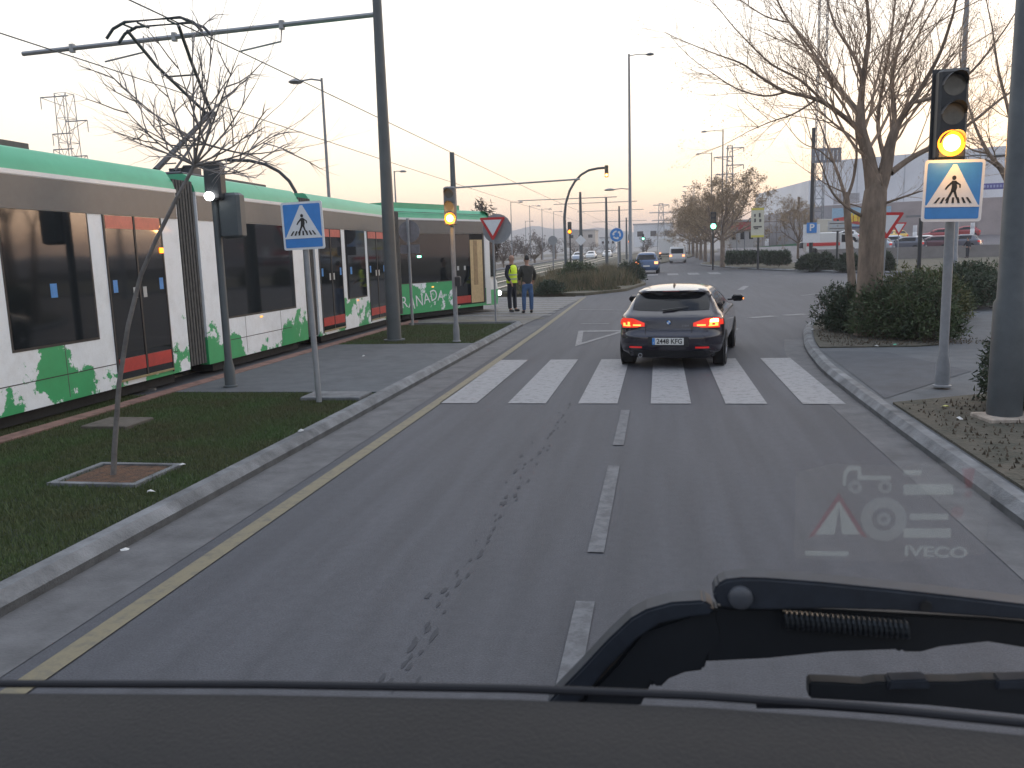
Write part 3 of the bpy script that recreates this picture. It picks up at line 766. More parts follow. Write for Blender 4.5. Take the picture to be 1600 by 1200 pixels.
text('band_text', 'E', .04, M_SW, bmw, face_south((-.238, -.0245, .46)), .001)
for k, (zz, yy) in enumerate(((.69, .05),)):
    pass
sh.patch_rear(MB(), -.40, .40, .655, .66, .004, 10, 1).build('hatch_gap', M_SK, bmw)
for sg in (-1, 1):
    v = MB(); v.tube([(sg*.385, sh.rear(.385, z)-.003, z) for z in np.linspace(.60, .76, 6)], .004, 4); v.build('hatch_gap', M_SK, bmw)
# round badge: dark ring, white and blue quarters
yb = sh.rear(0, .80)
bz = MB().disc((0, yb-.010, .795), .056, (0, -1, 0), .012, 28).build('badge', M_CHROME, bmw)
MB().disc((0, yb-.012, .795), .050, (0, -1, 0), .003, 28).build('badge_ring', M_SK, bz)
for q in range(4):
    pts = [(0, 0)]+[(.033*math.cos(R(a)), .033*math.sin(R(a))) for a in range(q*90, q*90+91, 15)]
    MB().prism(pts, (0, yb-.0145, .795), (1, 0, 0), (0, 0, 1), .002).build('badge_quarter', M_SB if q % 2 else M_SW, bz)
text('model_script', '116d', .06, M_CHROME, bmw, face_south((.27, sh.rear(.3, .74)-.008, .735)), .002)
MB().tube([(-.47, .20, .245), (-.47, .035, .245)], .036, 14).build('exhaust', M_CHROME, bmw, True)
MB().tube([(-.47, .036, .245), (-.47, .030, .245)], .027, 14).build('exhaust_bore', M_SK, bmw)
MB().tube([(-.12, sh.rear(0, .98)-.03, .985), (.05, sh.rear(0, 1.0)-.035, 1.01), (.30, sh.rear(.3, 1.03)-.03, 1.035)], [.016, .012, .006], 5).build('rear_wiper', M_SK, bmw)
MB().add([(-.014, .80, 1.36), (.014, .80, 1.36), (.014, .98, 1.38), (-.014, .98, 1.38), (0, .79, 1.43), (0, .83, 1.43)], [(0, 1, 2, 3), (0, 1, 4), (1, 2, 5, 4), (2, 3, 5), (3, 0, 4, 5)]).build('roof_antenna', M_SK, bmw)
sh.patch_rear(MB(), -.14, .14, 1.292, 1.304, .010, 6, 1).build('high_brake_lamp', mat('dark_red_lens', (.12, .01, .01), .2, var=0), bmw)
sh.patch_rear(MB(), -.30, .30, .905, .935, .003, 8, 1)
MB().tube([(-.6, .55, 1.0), (-.2, .55, 1.0)], .01, 4)
# simpler bodies for traffic further away
def far_car(name, label, cat, loc, rz, paint, kind='hatch', tail=True, group=None, lights=M_TAIL):
    o = thing(name, label, cat, loc, group, rz, local=True)
    if kind == 'van':
        T2 = [(.25, .10, 4.6, .80, .15, .3, .03), (.45, .0, 4.8, .92, .12, .4, .03), (1.0, .02, 4.75, .93, .12, .4, .03), (1.12, .05, 4.2, .91, .12, .4, .03), (1.75, .12, 3.5, .84, .12, .3, .03), (1.93, .25, 3.2, .76, .14, .3, .04)]; ht = 1.93; wz = (1.12, 1.68); gl = (1.0, 3.6)
    elif kind == 'suv':
        T2 = [(.28, .12, 4.3, .82, .2, .4, .05), (.5, .0, 4.45, .92, .24, .5, .05), (.95, .06, 4.35, .93, .22, .5, .05), (1.05, .12, 3.5, .89, .2, .5, .05), (1.15, .2, 3.2, .84, .2, .4, .06), (1.5, .42, 2.7, .70, .2, .4, .06), (1.6, .5, 2.4, .62, .2, .4, .08), (1.66, .8, 2.1, .5, .25, .4, .1)]; ht = 1.66; wz = (1.1, 1.48); gl = (.7, 3.0)
    else:
        T2 = [(.22, .12, 4.0, .76, .2, .4, .05), (.4, .0, 4.15, .86, .22, .5, .05), (.85, .05, 4.0, .87, .22, .5, .05), (.95, .14, 3.2, .83, .2, .5, .05), (1.05, .25, 2.95, .77, .2, .4, .06), (1.35, .55, 2.35, .62, .2, .4, .06), (1.45, .85, 1.95, .5, .25, .4, .1)]; ht = 1.45; wz = (1.0, 1.33); gl = (.8, 2.8)
    s2 = Shell(T2, 4.3); s2.mesh(22).build('body', paint, o, True)
    s2.patch_rear(MB(), -.7, .7, wz[0], wz[1], .012, 10, 4).build('rear_window', M_GLASSD, o, True)
    f = MB()   # front windscreen
    for sg in (-1, 1):
        s2.patch_side(MB(), gl[0], gl[1], wz[0], lambda y: min(wz[1], wz[0]+(gl[1]+.1-y)*.7), sg, .010, 8, 3).build('side_window', M_GLASSD, o, True)
        for yy in (.8, 3.35 if kind != 'van' else 3.7): MB().lathe([(.2, -.1), (.3, -.1), (.32, -.06), (.32, .06), (.3, .1), (.2, .1)], (sg*.80, yy, .32), 'x', 18).build('wheel', TYRE, o, True)
        s2.patch_rear(MB(), .60*sg, .86*sg, wz[0]-.33, wz[0]-.15, .016, 5, 3).build('tail_lamp', lights, o)
        MB().box((sg*1.0, gl[1]-.15, wz[0]+.03), (.18, .1, .14), 0, .03).build('mirror', M_BLACK, o)
    v = []
    for z in np.linspace(wz[0]+.02, wz[1], 5):
        yf = s2.g(z)[1]; hw = s2.g(z)[2]-.2; v += [(-hw, yf+.012, z), (hw, yf+.012, z)]
    MB().add(v, [(i*2, i*2+1, i*2+3, i*2+2) for i in range(4)]).build('windscreen', M_GLASSD, o)
    MB().box((0, -.012, .62 if kind != 'hatch' else .5), (.5, .012, .11)).build('number_plate', M_PLATE, o)
    return o
P_BLUE = mat('blue_car_paint', (.045, .095, .20), .3, var=0, coat=.8); P_WHITE = mat('white_car_paint', (.68, .68, .66), .3, var=0, coat=.8)
P_SILVER = mat('silver_car_paint', (.38, .42, .48), .3, metal=.4, var=0, coat=.8); P_GREY = mat('grey_car_paint', (.10, .11, .14), .3, var=0, coat=.8)
P_RED = mat('red_car_paint', (.33, .025, .03), .3, var=0, coat=.8); P_DRED = mat('dark_red_car_paint', (.11, .03, .045), .3, var=0, coat=.8); P_YEL = mat('yellow_car_paint', (.68, .42, .03), .3, var=0, coat=.8)
P_BLK = mat('black_far_paint', (.02, .02, .025), .3, var=0, coat=.8)
M_BRK = mat('far_brake_lamp', (1, .2, .08), .3, var=0, emit=1.6, ecol=(1, .28, .10))
c = col(1010, 66); far_car('suv_car', 'dark blue SUV driving away past the roundabout sign with its tail lamps on', 'car', (c.x, c.y, c.z), R(-2), P_BLUE, 'suv', lights=M_BRK)
c = col(1058, 101); far_car('white_van', 'small white van with red tail lamps further up the road than the blue SUV', 'van', (c.x, c.y, c.z), R(-4), P_WHITE, 'van', lights=M_BRK)
# white lorry beyond the van
c = col(1040, 145); lo = thing('lorry', 'white box lorry far up the road, left of the white van', 'lorry', (c.x, c.y, c.z))
MB().box((c.x, c.y+3, c.z+2.0), (2.4, 5.5, 2.6), 0, .05).build('cargo_box', P_WHITE, lo)
MB().box((c.x, c.y+6.7, c.z+1.5), (2.2, 1.7, 2.1), 0, .15).build('cab', P_WHITE, lo)
MB().box((c.x, c.y+3, c.z+.58), (1.9, 6, .2)).build('chassis', M_BLACK, lo)
for sx in (-1, 1):
    for yy in (1.5, 6.6): MB().lathe([(.2, -.15), (.45, -.15), (.45, .15), (.2, .15)], (c.x+sx*.95, c.y+yy, c.z+.45), 'x', 16).build('wheel', TYRE, lo)
    MB().box((c.x+sx*.9, c.y+.2, c.z+.75), (.25, .06, .15)).build('tail_lamp', M_BRK, lo)

# ------------------------------------------------------------------ SIGNS, SIGNALS, POLES
def rrect(w_, h_, r_, n=4):
    out = []
    for cx, cy, a0 in ((w_/2-r_, h_/2-r_, 0), (-w_/2+r_, h_/2-r_, 90), (-w_/2+r_, -h_/2+r_, 180), (w_/2-r_, -h_/2+r_, 270)):
        for k in range(n+1): t = R(a0+90*k/n); out.append((cx+r_*math.cos(t), cy+r_*math.sin(t)))
    return out
UX, UZ = (1, 0, 0), (0, 0, 1)
def plate(par, name, poly, c, m, t=.01):
    return MB().prism(poly, c, UX, UZ, t).build(name, m, par)
def walker(par, c, k, m):
    """walking figure and stripes of the crossing sign, k = sign width"""
    x, y, z = c; mb = MB()
    mb.prism([(.035*k*math.cos(R(a)), .265*k+.04*k*math.sin(R(a))) for a in range(0, 360, 30)], c, UX, UZ, .002)
    mb.prism([(-.035*k, .215*k), (.04*k, .215*k), (.06*k, .10*k), (.04*k, .02*k), (-.045*k, .02*k), (-.03*k, .12*k)], c, UX, UZ, .002)
    mb.prism([(.03*k, .21*k), (.115*k, .15*k), (.12*k, .09*k), (.095*k, .09*k), (.09*k, .14*k), (.035*k, .165*k)], c, UX, UZ, .002)
    mb.prism([(-.03*k, .21*k), (-.11*k, .13*k), (-.145*k, .07*k), (-.12*k, .06*k), (-.085*k, .11*k), (-.03*k, .16*k)], c, UX, UZ, .002)
    mb.prism([(-.045*k, .03*k), (.0, .03*k), (-.04*k, -.06*k), (-.09*k, -.13*k), (-.13*k, -.13*k), (-.08*k, -.05*k)], c, UX, UZ, .002)
    mb.prism([(.0, .03*k), (.045*k, .03*k), (.07*k, -.06*k), (.115*k, -.12*k), (.075*k, -.13*k), (.03*k, -.05*k)], c, UX, UZ, .002)
    mb.build('walking_figure', m, par)
    mb = MB()
    for i in range(7):
        u = (i-3)*.088*k
        mb.prism([(u*1.12-.016*k, -.175*k), (u*1.12+.024*k, -.175*k), (u*.86+.022*k, -.075*k), (u*.86-.012*k, -.075*k)], (x, y-.001, z), UX, UZ, .002)
    mb.build('crossing_stripes', m, par)
def crossing_sign(root, c, k, lean=0):
    x, y, z = c
    b = plate(root, 'sign_plate', rrect(k, k*1.08, .05*k), (x, y, z), M_SW, .012)
    plate(b, 'blue_field', rrect(k*.9, k*.98, .03*k), (x, y-.003, z), M_SB, .002)
    plate(b, 'white_triangle', [(-.43*k, -.255*k), (.43*k, -.255*k), (.03*k, .46*k), (-.03*k, .46*k)], (x, y-.006, z), M_SW, .002)
    plate(b, 'white_bar', [(-.45*k, -.285*k), (.45*k, -.285*k), (.45*k, -.25*k), (-.45*k, -.25*k)], (x, y-.0075, z), M_SW, .002)
    walker(b, (x, y-.010, z-.04*k), k, M_SK)
    return b
def post(root, p, top, r=.03, m=None, name='post', flare=0):
    mb = MB(); x, y, z = p
    if flare: mb.lathe([(r*flare*1.3, 0), (r*flare*1.3, .02), (r*flare, .03), (r*flare, .28), (r*1.02, .42), (r, top-z)], (x, y, z), 'z', 18)
    else: mb.lathe([(r, 0), (r, top-z)], (x, y, z), 'z', 14)
    return mb.build(name, m or M_STEEL, root, True)
def signal_head(root, c, k=1.0, lit=2, m=None, lamp=None, ring=None, rows=3):
    """three-lamp head facing the driver; lit = index of the burning lamp from the top"""
    x, y, z = c; w_ = .30*k; h = .30*k*rows
    b = MB().box((x, y, z), (w_, .16*k, h+.04), 0, .03).build('signal_housing', m or M_DARK, root)
    for i in range(rows):
        zz = z+h/2-(i+.5)*.30*k; on = i == lit
        MB().disc((x, y-.085*k, zz), .138*k if on else .11*k, (0, -1, 0), .02, 24).build('lens', (ring or M_AMBRING) if on else M_LENS, b)  # lit lens drawn oversized so its orange disc includes the lamp's halo
        if on: MB().disc((x, y-.088*k, zz), .088*k, (0, -1, 0), .01, 24).build('bulb', lamp or M_AMBER, b)
        v = MB(); n = 12; vs = []
        for q in range(n+1):
            t = math.pi*q/n; vs += [(x+.125*k*math.cos(t), y-.08*k, zz+.125*k*math.sin(t)), (x+.12*k*math.cos(t), y-.08*k-.17*k*(.35+.65*math.sin(t)), zz+.12*k*math.sin(t))]
        v.add(vs, [(2*q, 2*q+1, 2*q+3, 2*q+2) for q in range(n)]); v.build('visor', M_DARK, b)
    return b
def lamp_light(p, energy, c, rad=.1):
    l = bpy.data.lights.new('lamp_glow', 'POINT'); l.energy = energy; l.color = c; l.shadow_soft_size = rad
    o = bpy.data.objects.new('lamp_glow', l); COL.objects.link(o); o.location = p; return o

# left near: pedestrian crossing sign on a slim post that leans a little
p0 = (-4.47, 10.31, .13)
t = thing('crossing_sign', 'blue pedestrian crossing sign on a slim grey post in the grass before the tram', 'road sign', p0)
post(t, p0, 2.72, .038, M_SGREY); crossing_sign(t, (-4.46, 10.25, 2.44), .56)
t.rotation_euler = (0, R(-1.2), R(0))
# right near: pole with flashing amber signal and crossing sign
p0 = (3.58, 11.37, .15)
t = thing('traffic_light', 'traffic light burning amber above a crossing sign bracket at the right kerb', 'traffic light', p0)
post(t, p0, 4.02, .055, M_POLEL, 'pole', 1.55)
signal_head(t, (3.47, 11.2, 3.50), 1.12, 2)
MB().box((3.48, 11.30, 3.5), (.42, .02, 1.12), 0, .01).build('backing_board', M_DARK, t)
mb = MB()
for z in (2.58, 2.95): mb.box((3.55, 11.28, z), (.1, .16, .05))
mb.tube([(3.38, 11.3, 2.28), (3.30, 11.22, 2.36), (3.32, 11.2, 2.46)], .035, 8)
mb.build('bracket', M_DARK, t)
t2 = thing('crossing_sign', 'large blue pedestrian crossing sign mounted under the amber traffic light at the right kerb', 'road sign', (3.50, 11.2, 2.6))
crossing_sign(t2, (3.51, 11.10, 2.60), .68); t2.rotation_euler.y = R(1.5)
lamp_light((3.47, 10.80, 3.05), 5, (1, .5, .12), .08)
# left: amber signal near the grass corner
p0 = (-4.40, 17.77, .13)
lamp_light((-4.39, 17.2, 2.78), 8, (1, .5, .12), .08)
t = thing('traffic_light', 'traffic light burning amber in front of the open tram door, on the grass corner', 'traffic light', p0)
post(t, p0, 3.44, .05, M_POLEL, 'pole', 1.4); signal_head(t, (-4.39, 17.63, 3.05), .86, 2, m=mat('grey_signal_case', (.16, .165, .17), .5, var=.05))
MB().box((-4.30, 17.7, 1.45), (.12, .1, .22), 0, .02).build('push_button_box', M_DARK, t)
# left foreground: grey signal seen beside the gangway, with a white lamp
p0 = (-6.45, 11.61, .13)
t = thing('tram_signal', 'dark tram signal on a grey post in front of the gangway, showing a white lamp', 'signal', p0)
post(t, p0, 3.42, .055, M_POLE, 'pole', 1.5)
b = MB().box((-6.37, 11.5, 3.18), (.26, .2, .55), 0, .03).build('signal_housing', M_DARK, t)
MB().box((-6.20, 11.62, 2.68), (.34, .22, .66), 0, .04).build('rear_housing', M_POLE, t)
MB().tube([(-6.40, 11.39, 2.955), (-6.40, 11.33, 2.955)], .062, 18).build('lamp', M_WLAMP, b)
MB().tube([(-6.45, 11.6, 3.40), (-6.9, 11.6, 3.42), (-6.95, 11.6, 3.36)], .02, 6).build('arm', M_DARK, t)
# give way sign, left
def give_way(name_label, p, cz, k, lean=0, back=True, slim=.03, pm=None):
    x, y, z = p
    t = thing('give_way_sign', name_label, 'road sign', p)
    post(t, p, cz-.1*k, slim, pm or M_SGREY)
    y -= slim+.012
    b = plate(t, 'sign_plate', [(-.5*k, .29*k), (-.47*k, .33*k), (.47*k, .33*k), (.5*k, .29*k), (.035*k, -.53*k), (-.035*k, -.53*k)], (x, y, cz), M_SR, .012)
    plate(b, 'white_field', [(-.36*k, .235*k), (.36*k, .235*k), (0, -.38*k)], (x, y-.003, cz), M_SW, .003)
    t.rotation_euler.y = lean
    return t
gw1 = give_way('give way sign with its red edge, on a pale post beside the tram nose', (-4.62, 23.42, .02), 2.80, .72)
MB().prism([(.42*math.cos(R(a)), .42*math.sin(R(a))) for a in range(0, 360, 20)], (-4.52, 23.52, 2.72), UX, UZ, .01).build('rear_plate', M_SGREY, gw1)
c = G(1381, 424, .14)
give_way('give way sign partly behind the thick tree trunk on the right', (5.98, 24.3, .15), 2.55, .8, R(2))
c = col(1403, 60); give_way('small distant give way sign before the parked cars', (c.x, c.y, c.z+.14), 3.0, .95)
# reversed round sign: grey back, lower plate
p0 = (-6.78, 22.35, .12)
t = thing('reversed_sign', 'grey back of a round road sign on a pale post in front of the tram', 'road sign', p0)
post(t, p0, 3.05, .04, M_SGREY)
plate(t, 'round_back', [(.30*math.cos(R(a)), .30*math.sin(R(a))) for a in range(0, 360, 15)], (-6.77, 22.42, 2.70), mat('dull_sign_back', (.20, .19, .20), .6), .01)
plate(t, 'lower_back', rrect(.56, .24, .03), (-6.77, 22.42, 2.22), MATS['dull_sign_back'], .01)
# roundabout sign
c = col(966, 60); x, y, z = c.x, c.y, c.z
t = thing('roundabout_sign', 'round blue roundabout sign on the weedy median beside the blue SUV', 'road sign', (x, y, z))
post(t, (x, y, z), 3.3, .06, M_SGREY)
b = plate(t, 'sign_plate', [(.50*math.cos(R(a)), .50*math.sin(R(a))) for a in range(0, 360, 12)], (x-.1, y-.08, z+3.0), M_SW, .02)
plate(b, 'blue_field', [(.465*math.cos(R(a)), .465*math.sin(R(a))) for a in range(0, 360, 12)], (x-.1, y-.085, z+3.0), M_SB, .005)
for k in range(3):
    a0 = 90+k*120; arc = [(.30*math.cos(R(a0+q)), .30*math.sin(R(a0+q))) for q in range(0, 76, 12)]; arc2 = [(.19*math.cos(R(a0+q)), .19*math.sin(R(a0+q))) for q in range(72, -1, -12)]
    plate(b, 'arrow', arc+[(.36*math.cos(R(a0+72)), .36*math.sin(R(a0+72))), (.25*math.cos(R(a0+102)), .25*math.sin(R(a0+102))), (.13*math.cos(R(a0+72)), .13*math.sin(R(a0+72)))]+arc2, (x-.1, y-.092, z+3.0), M_SW, .004)
# curved-mast traffic light by the median and the one behind the tram
def curved_mast(label, base, pts, r, head, lit, k=1.0, m=None):
    t = thing('curved_mast_light', label, 'traffic light', base)
    MB().tube([base]+pts, [r]*2+[r*.8]*(len(pts)-1), 10).build('mast', m or M_POLE, t, True)
    signal_head(t, head, k, lit, mat('yellow_signal_case', (.20, .17, .09), .5), lamp=mat('pale_amber', (1, .8, .4), .3, var=0, emit=1.6))
    return t
Y = 57; P = lambda x, y: at(x, y, Y)
base = col(884, Y); base.z += .15
pts = [P(882, 340), P(884, 318), P(890, 298), P(898, 284), P(908, 273), P(920, 266), P(934, 263), P(947, 262)]
curved_mast('tall curved mast with a small traffic light head hanging over the tracks', tuple(base), pts, .10, tuple(P(948, 268)-Vector((0, .2, 0))), 2, .82)
Y = 27
base = (P(466, 500).x, 27, 0)
pts = [P(466, 340), P(462, 300), P(452, 283), P(436, 268), P(415, 257), P(390, 251), P(352, 250)]
curved_mast('curved mast rising behind the tram roof and reaching left', base, pts, .07, (P(340, 262).x, 27, P(340, 262).z-.3), 5, .8, M_DARK)
# distant small signals
def small_signal(label, x, ytop, Y, lit, lamp, k=1.2, h=None, pcol=None):
    c = col(x, Y); top = at(x, ytop, Y)
    t = thing('traffic_light', label, 'traffic light', (c.x, c.y, c.z))
    post(t, (c.x, c.y, c.z), top.z+.2*k, .07, pcol or M_DARK, 'pole')
    signal_head(t, (c.x, c.y-.2, top.z), k, lit, lamp=lamp, ring=lamp); return t
small_signal('distant amber traffic light beyond the curved mast', 891, 356, 78, 2, M_AMBRING, 1.15)
small_signal('traffic light glowing green under the row of trees', 1114, 345, 72, 2, M_GREENL, 1.5)
small_signal('tiny amber traffic light just left of the blue SUV', 984, 373, 100, 2, M_AMBRING, 1.1)
small_signal('tiny green traffic light far up the road, left of the white van', 1005, 370, 150, 2, M_GREENL, 1.1)
# catenary poles
def cat_pole(label, base, top, r0, r1, arms=(), wires=None):
    t = thing('catenary_pole', label, 'pole', base)
    MB().lathe([(r0*1.5, 0), (r0*1.5, .03), (r0, .03), (r1, top-base[2])], base, 'z', 14).build('mast', M_POLE, t, True)
    for z, x0, x1, dz in arms:
        mb = MB(); mb.tube([(base[0]+x0, base[1], z+dz*0), (base[0]+x1, base[1], z+dz)], .055, 8)
        for q in (.25, .55, .85): xx = base[0]+x0+(x1-x0)*q; mb.tube([(xx, base[1], z+dz*q-.09), (xx, base[1], z+dz*q+.09)], .07, 8)
        mb.build('bracket_arm', M_STEEL, t)
        mb = MB()
        for xx in (-9.02, -12.4):
            mb.tube([(xx+.8, base[1], z-.05), (xx+.75, base[1], z-.4), (xx-.2, base[1]-.05, z-.55)], .02, 6)
        mb.build('steady_arm', M_STEEL, t)
    return t
cat_pole('thick grey-green catenary pole carrying a long steel beam over the tram', (-6.0, 18.3, .12), 9.2, .165, .085, [(7.22, -.05, -8.75, -.22)])
for i, (px, Y, tp, lab) in enumerate(((908, 70, 300, 'tallest thin pole left of the roundabout sign'), (948, 84, 308, 'thin pole directly right of the curved mast arm'), (968, 106, 322, 'third thin pole, just above the roundabout sign'), (979, 130, 340, 'far thin pole beside the tall street lamp'), (712, 34, 150, 'slim pole rising behind the left amber traffic light'))):
    c = col(px, Y); top = at(px, tp, Y).z
    if Y == 34: top = at(710, 238, 34).z
    arms = [(top-.5, -5.2, 3.0, 0)] if Y > 34 else [(at(720, 293, 34).z, 0, 5.2, .12)]
    t = thing('catenary_pole', 'catenary pole: '+lab, 'pole', tuple(c), 'catenary poles')
    MB().lathe([(.17, 0), (.10, top-c.z)], tuple(c), 'z', 10).build('mast', M_POLE, t, True)
    for z, a, b, dz in arms: MB().tube([(c.x+a, c.y, z), (c.x+b, c.y, z+dz)], .035, 6).build('bracket_arm', M_STEEL, t)
# overhead wires with their droppers
for nm, X, zc, lab in (('near', -9.02, 6.5, 'overhead contact wire above the tram'), ('far', -12.9, 6.6, 'overhead contact wire above the farther track')):
    mb = MB()
    mb.tube([(X, -5, zc), (X, 18.3, zc+.05), (X, 41, zc), (X, 70, zc), (X, 106, zc+.2), (X, 200, zc+.5)], .014, 4)
    tag(mb.build('overhead_wire', M_DARK), lab, 'wire')
# street lamps
def street_lamp(label, x, y, z, H, arms, r=.10, m=None, head=.8):
    t = thing('street_lamp', label, 'street lamp', (x, y, z), 'street lamps')
    MB().lathe([(r*1.25, 0), (r*1.2, 1.2), (r, 1.25), (r*.55, H)], (x, y, z), 'z', 12).build('pole', m or M_POLEL, t, True)
    for h, dx, k in arms:
        mb = MB(); mb.tube([(x, y, z+h-.05), (x+dx*.5, y, z+h+.04), (x+dx, y, z+h)], .035, 6); a = mb.build('arm', m or M_POLEL, t)
        q = MB(); q.lathe([(.04, .10), (.16*k, .07), (.30*k, .0), (.33*k, -.04), (.26*k, -.08), (.02, -.09)], (x+dx+math.copysign(.28*k, dx), y, z+h), 'z', 18)
        q.build('lamp_head', M_POLEL, a, True)
    return t
c = col(985, 67); street_lamp('very tall street lamp over the median with a top arm and a lower arm', c.x, c.y, c.z, 16.6, [(16.5, 1.3, 1), (6.6, -1.2, 1.35)], .14)
c = col(519, 34); street_lamp('single-arm street lamp rising behind the tram on the left', c.x, c.y, c.z, 9.4, [(9.35, -.9, .9)], .085)
c = col(622, 71); street_lamp('small street lamp peeping past the thick catenary pole', c.x, c.y, c.z, 9.2, [(9.15, .5, 1)], .1)
c = Vector((3.55, 9.31, .15)); street_lamp('massive dark street lamp column standing on a concrete footing at the right edge', c.x, c.y, c.z, 14, [(13.9, -1.3, 1)], .135, mat('column_paint', (.060, .068, .072), .5, var=.12, scale=5))
c = col(1491, 41, .13); street_lamp('street lamp behind the large crossing sign, its low lamp reaching right', c.x, c.y, c.z, 16, [(5.55, 1.2, 1.35), (15.9, -1.3, 1)], .15)
c = col(1128, 95); street_lamp('slim street lamp above the trees, taller of the two over the row', c.x, c.y, c.z, 14.2, [(14.1, -1.7, 1)], .12)
c = col(1111, 118); street_lamp('slim street lamp above the trees, shorter of the two over the row', c.x, c.y, c.z, 14.2, [(14.1, -1.5, 1)], .12)
for i, (px, py) in enumerate(((1084, 290), (1081, 298), (1078, 304), (1074, 311))):
    Y = 150+i*22; c = col(px, Y); h = at(px, py, Y).z-c.z; street_lamp('distant street lamp over the tree row, number %s from the near end' % ['one', 'two', 'three', 'four'][i], c.x, c.y, c.z, h, [(h-.1, -1.3, 1)], .12)
for i, (px, py) in enumerate(((800, 315), (829, 321), (848, 326), (866, 330), (822, 345))):
    Y = 112+i*14; c = col(px, Y); h = at(px, py, Y).z-c.z; street_lamp(['leftmost faint street lamp beyond the tram nose', 'second faint street lamp right of the tram nose', 'third faint street lamp right of the tram nose', 'fourth faint street lamp, nearest the curved mast', 'lowest faint street lamp above the bare scrub'][i], c.x, c.y, c.z, h, [(h-.1, 1.1, 1)], .08)
# footing of the big column
tag(MB().box((3.62, 9.28, .165), (.66, .42, .05), R(8), .01).build('concrete_footing', mat('pale_concrete', (.34, .29, .24), .85, var=.2, scale=9)), 'pale square concrete footing under the big dark column', 'footing')
# lattice towers
def lattice(label, px, ytop, Y, w0, w1, arms, name='electricity_pylon', th=.06, m=None):
    c = col(px, Y); top = at(px, ytop, Y).z; H = top-c.z
    t = thing(name, label, 'pylon', tuple(c)); mb = MB(); n = max(5, int(H/ (w0*1.4)))
    for i in range(n):
        a, b = i/n, (i+1)/n; wa, wb = w0+(w1-w0)*a, w0+(w1-w0)*b
        for sx, sy in ((-1, -1), (1, -1), (1, 1), (-1, 1)):
            mb.tube([(c.x+sx*wa/2, c.y+sy*wa/2, c.z+H*a), (c.x+sx*wb/2, c.y+sy*wb/2, c.z+H*b)], th, 4, False)
        for (p, q) in (((-1, -1), (1, -1)), ((1, -1), (1, 1)), ((1, 1), (-1, 1)), ((-1, 1), (-1, -1))):
            mb.tube([(c.x+p[0]*wa/2, c.y+p[1]*wa/2, c.z+H*a), (c.x+q[0]*wb/2, c.y+q[1]*wb/2, c.z+H*b)], th*.6, 3, False)
            mb.tube([(c.x+p[0]*wb/2, c.y+p[1]*wb/2, c.z+H*b), (c.x+q[0]*wb/2, c.y+q[1]*wb/2, c.z+H*b)], th*.6, 3, False)
    mb.build('lattice_mast', m or M_STEEL, t)
    for f, a, b in arms:
        z = c.z+H*f; mb = MB(); mb.tube([(c.x+a, c.y, z), (c.x+b, c.y, z)], th*1.2, 4); mb.tube([(c.x+(a if abs(a) > abs(b) else b), c.y, z), (c.x, c.y, z-1.0)], th*.6, 4)
        e = a if abs(a) > abs(b) else b; mb.tube([(c.x+e, c.y, z), (c.x+e, c.y, z-1.1)], th, 4); mb.build('cross_arm', m or M_STEEL, t)
    return t
lattice('lattice pylon with staggered cross arms above the tram roof on the left', 126, 145, 75, 1.6, 1.2, [(.99, -2.6, .4), (.86, 0, 2.2), (.80, -1.7, .4), (.72, -1.8, .4), (.68, 0, 1.8)], th=.05)
lattice('distant pylon above the white van', 1033, 318, 330, 3, 1.5, [(.97, -3, 3), (.82, -4.5, 4.5), (.66, -3.5, 3.5)], th=.14)
lattice('distant pylon with several arms between the tree row and the big tree', 1139, 228, 230, 2.5, 1.2, [(.98, -1, 3.5), (.90, -4, 1), (.82, -1, 3.5), (.74, -3.5, 1)], th=.12)
lattice('very tall pale radio mast behind the big bare tree', 1277, -60, 92, .9, .75, [], name='radio_mast', th=.045, m=M_POLEL)
# parking sign on its tall dark pole, with advertising panel
c = col(1267, 74, .14); P = lambda x, y: at(x, y, 74)
t = thing('parking_sign', 'tall dark pole with a blue parking sign and a grey panel high up', 'sign', tuple(c))
post(t, tuple(c), P(1267, 200).z, .16, M_DARK, 'pole')
q = P(1267, 362); plate(t, 'white_board', rrect(1.35, 1.5, .03), (q.x+.02, c.y-.2, q.z-.15), M_SW, .04)
b = plate(t, 'blue_square', rrect(.80, .85, .04), (q.x+.02, c.y-.25, P(1267, 356).z), M_SB, .02)
text('letter', 'P', .78, M_SW, t, face_south((q.x+.02, c.y-.28, P(1267, 356).z)), .005, bold=.02)
mb = MB()
q1 = P(1291, 243); mb.box((q1.x, c.y-.1, q1.z), (2.3, .12, 1.15)); mb.build('high_panel', mat('panel_grey', (.22, .23, .26), .5, var=.1), t)
mb = MB()
for k in range(6): mb.box((q1.x-.85+k*.34, c.y-.17, q1.z), (.10, .01, .75))
mb.build('panel_marks', M_SW, t)
# tall cream advertising sign
c = G(1184, 421, .14); P = lambda x, y: at(x, y, c.y); s_ = c.y/F
t = thing('advertising_sign', 'tall cream advertising sign with yellow edges on a post behind the hedge', 'sign', tuple(c))
post(t, tuple(c), P(1184, 330).z, .08, M_DARK, 'post')
q = P(1183.5, 348); wv, hv = 18.5*s_, 43*s_
b = plate(t, 'panel', rrect(wv, hv, .03), (q.x, c.y-.12, q.z), mat('cream_panel', (.62, .60, .48), .5, var=.04), .08)
for dz in (.47, -.47): plate(b, 'yellow_band', rrect(wv*.98, hv*.07, .01), (q.x, c.y-.13, q.z+dz*hv*.98), mat('yellow_paint', (.65, .58, .10), .5, var=.05), .01)
for dx, dz, ww, hh in ((-.22, .25, .12, .09), (.15, .25, .14, .14), (-.2, .08, .13, .12), (.2, .07, .16, .1), (0, -.14, .65, .05), (-.1, -.2, .3, .04)):
    MB().box((q.x+dx*wv, c.y-.135, q.z+dz*hv), (ww*wv, .01, hh*hv)).build('printed_mark', mat('print_dark', (.10, .09, .08), .6), b)
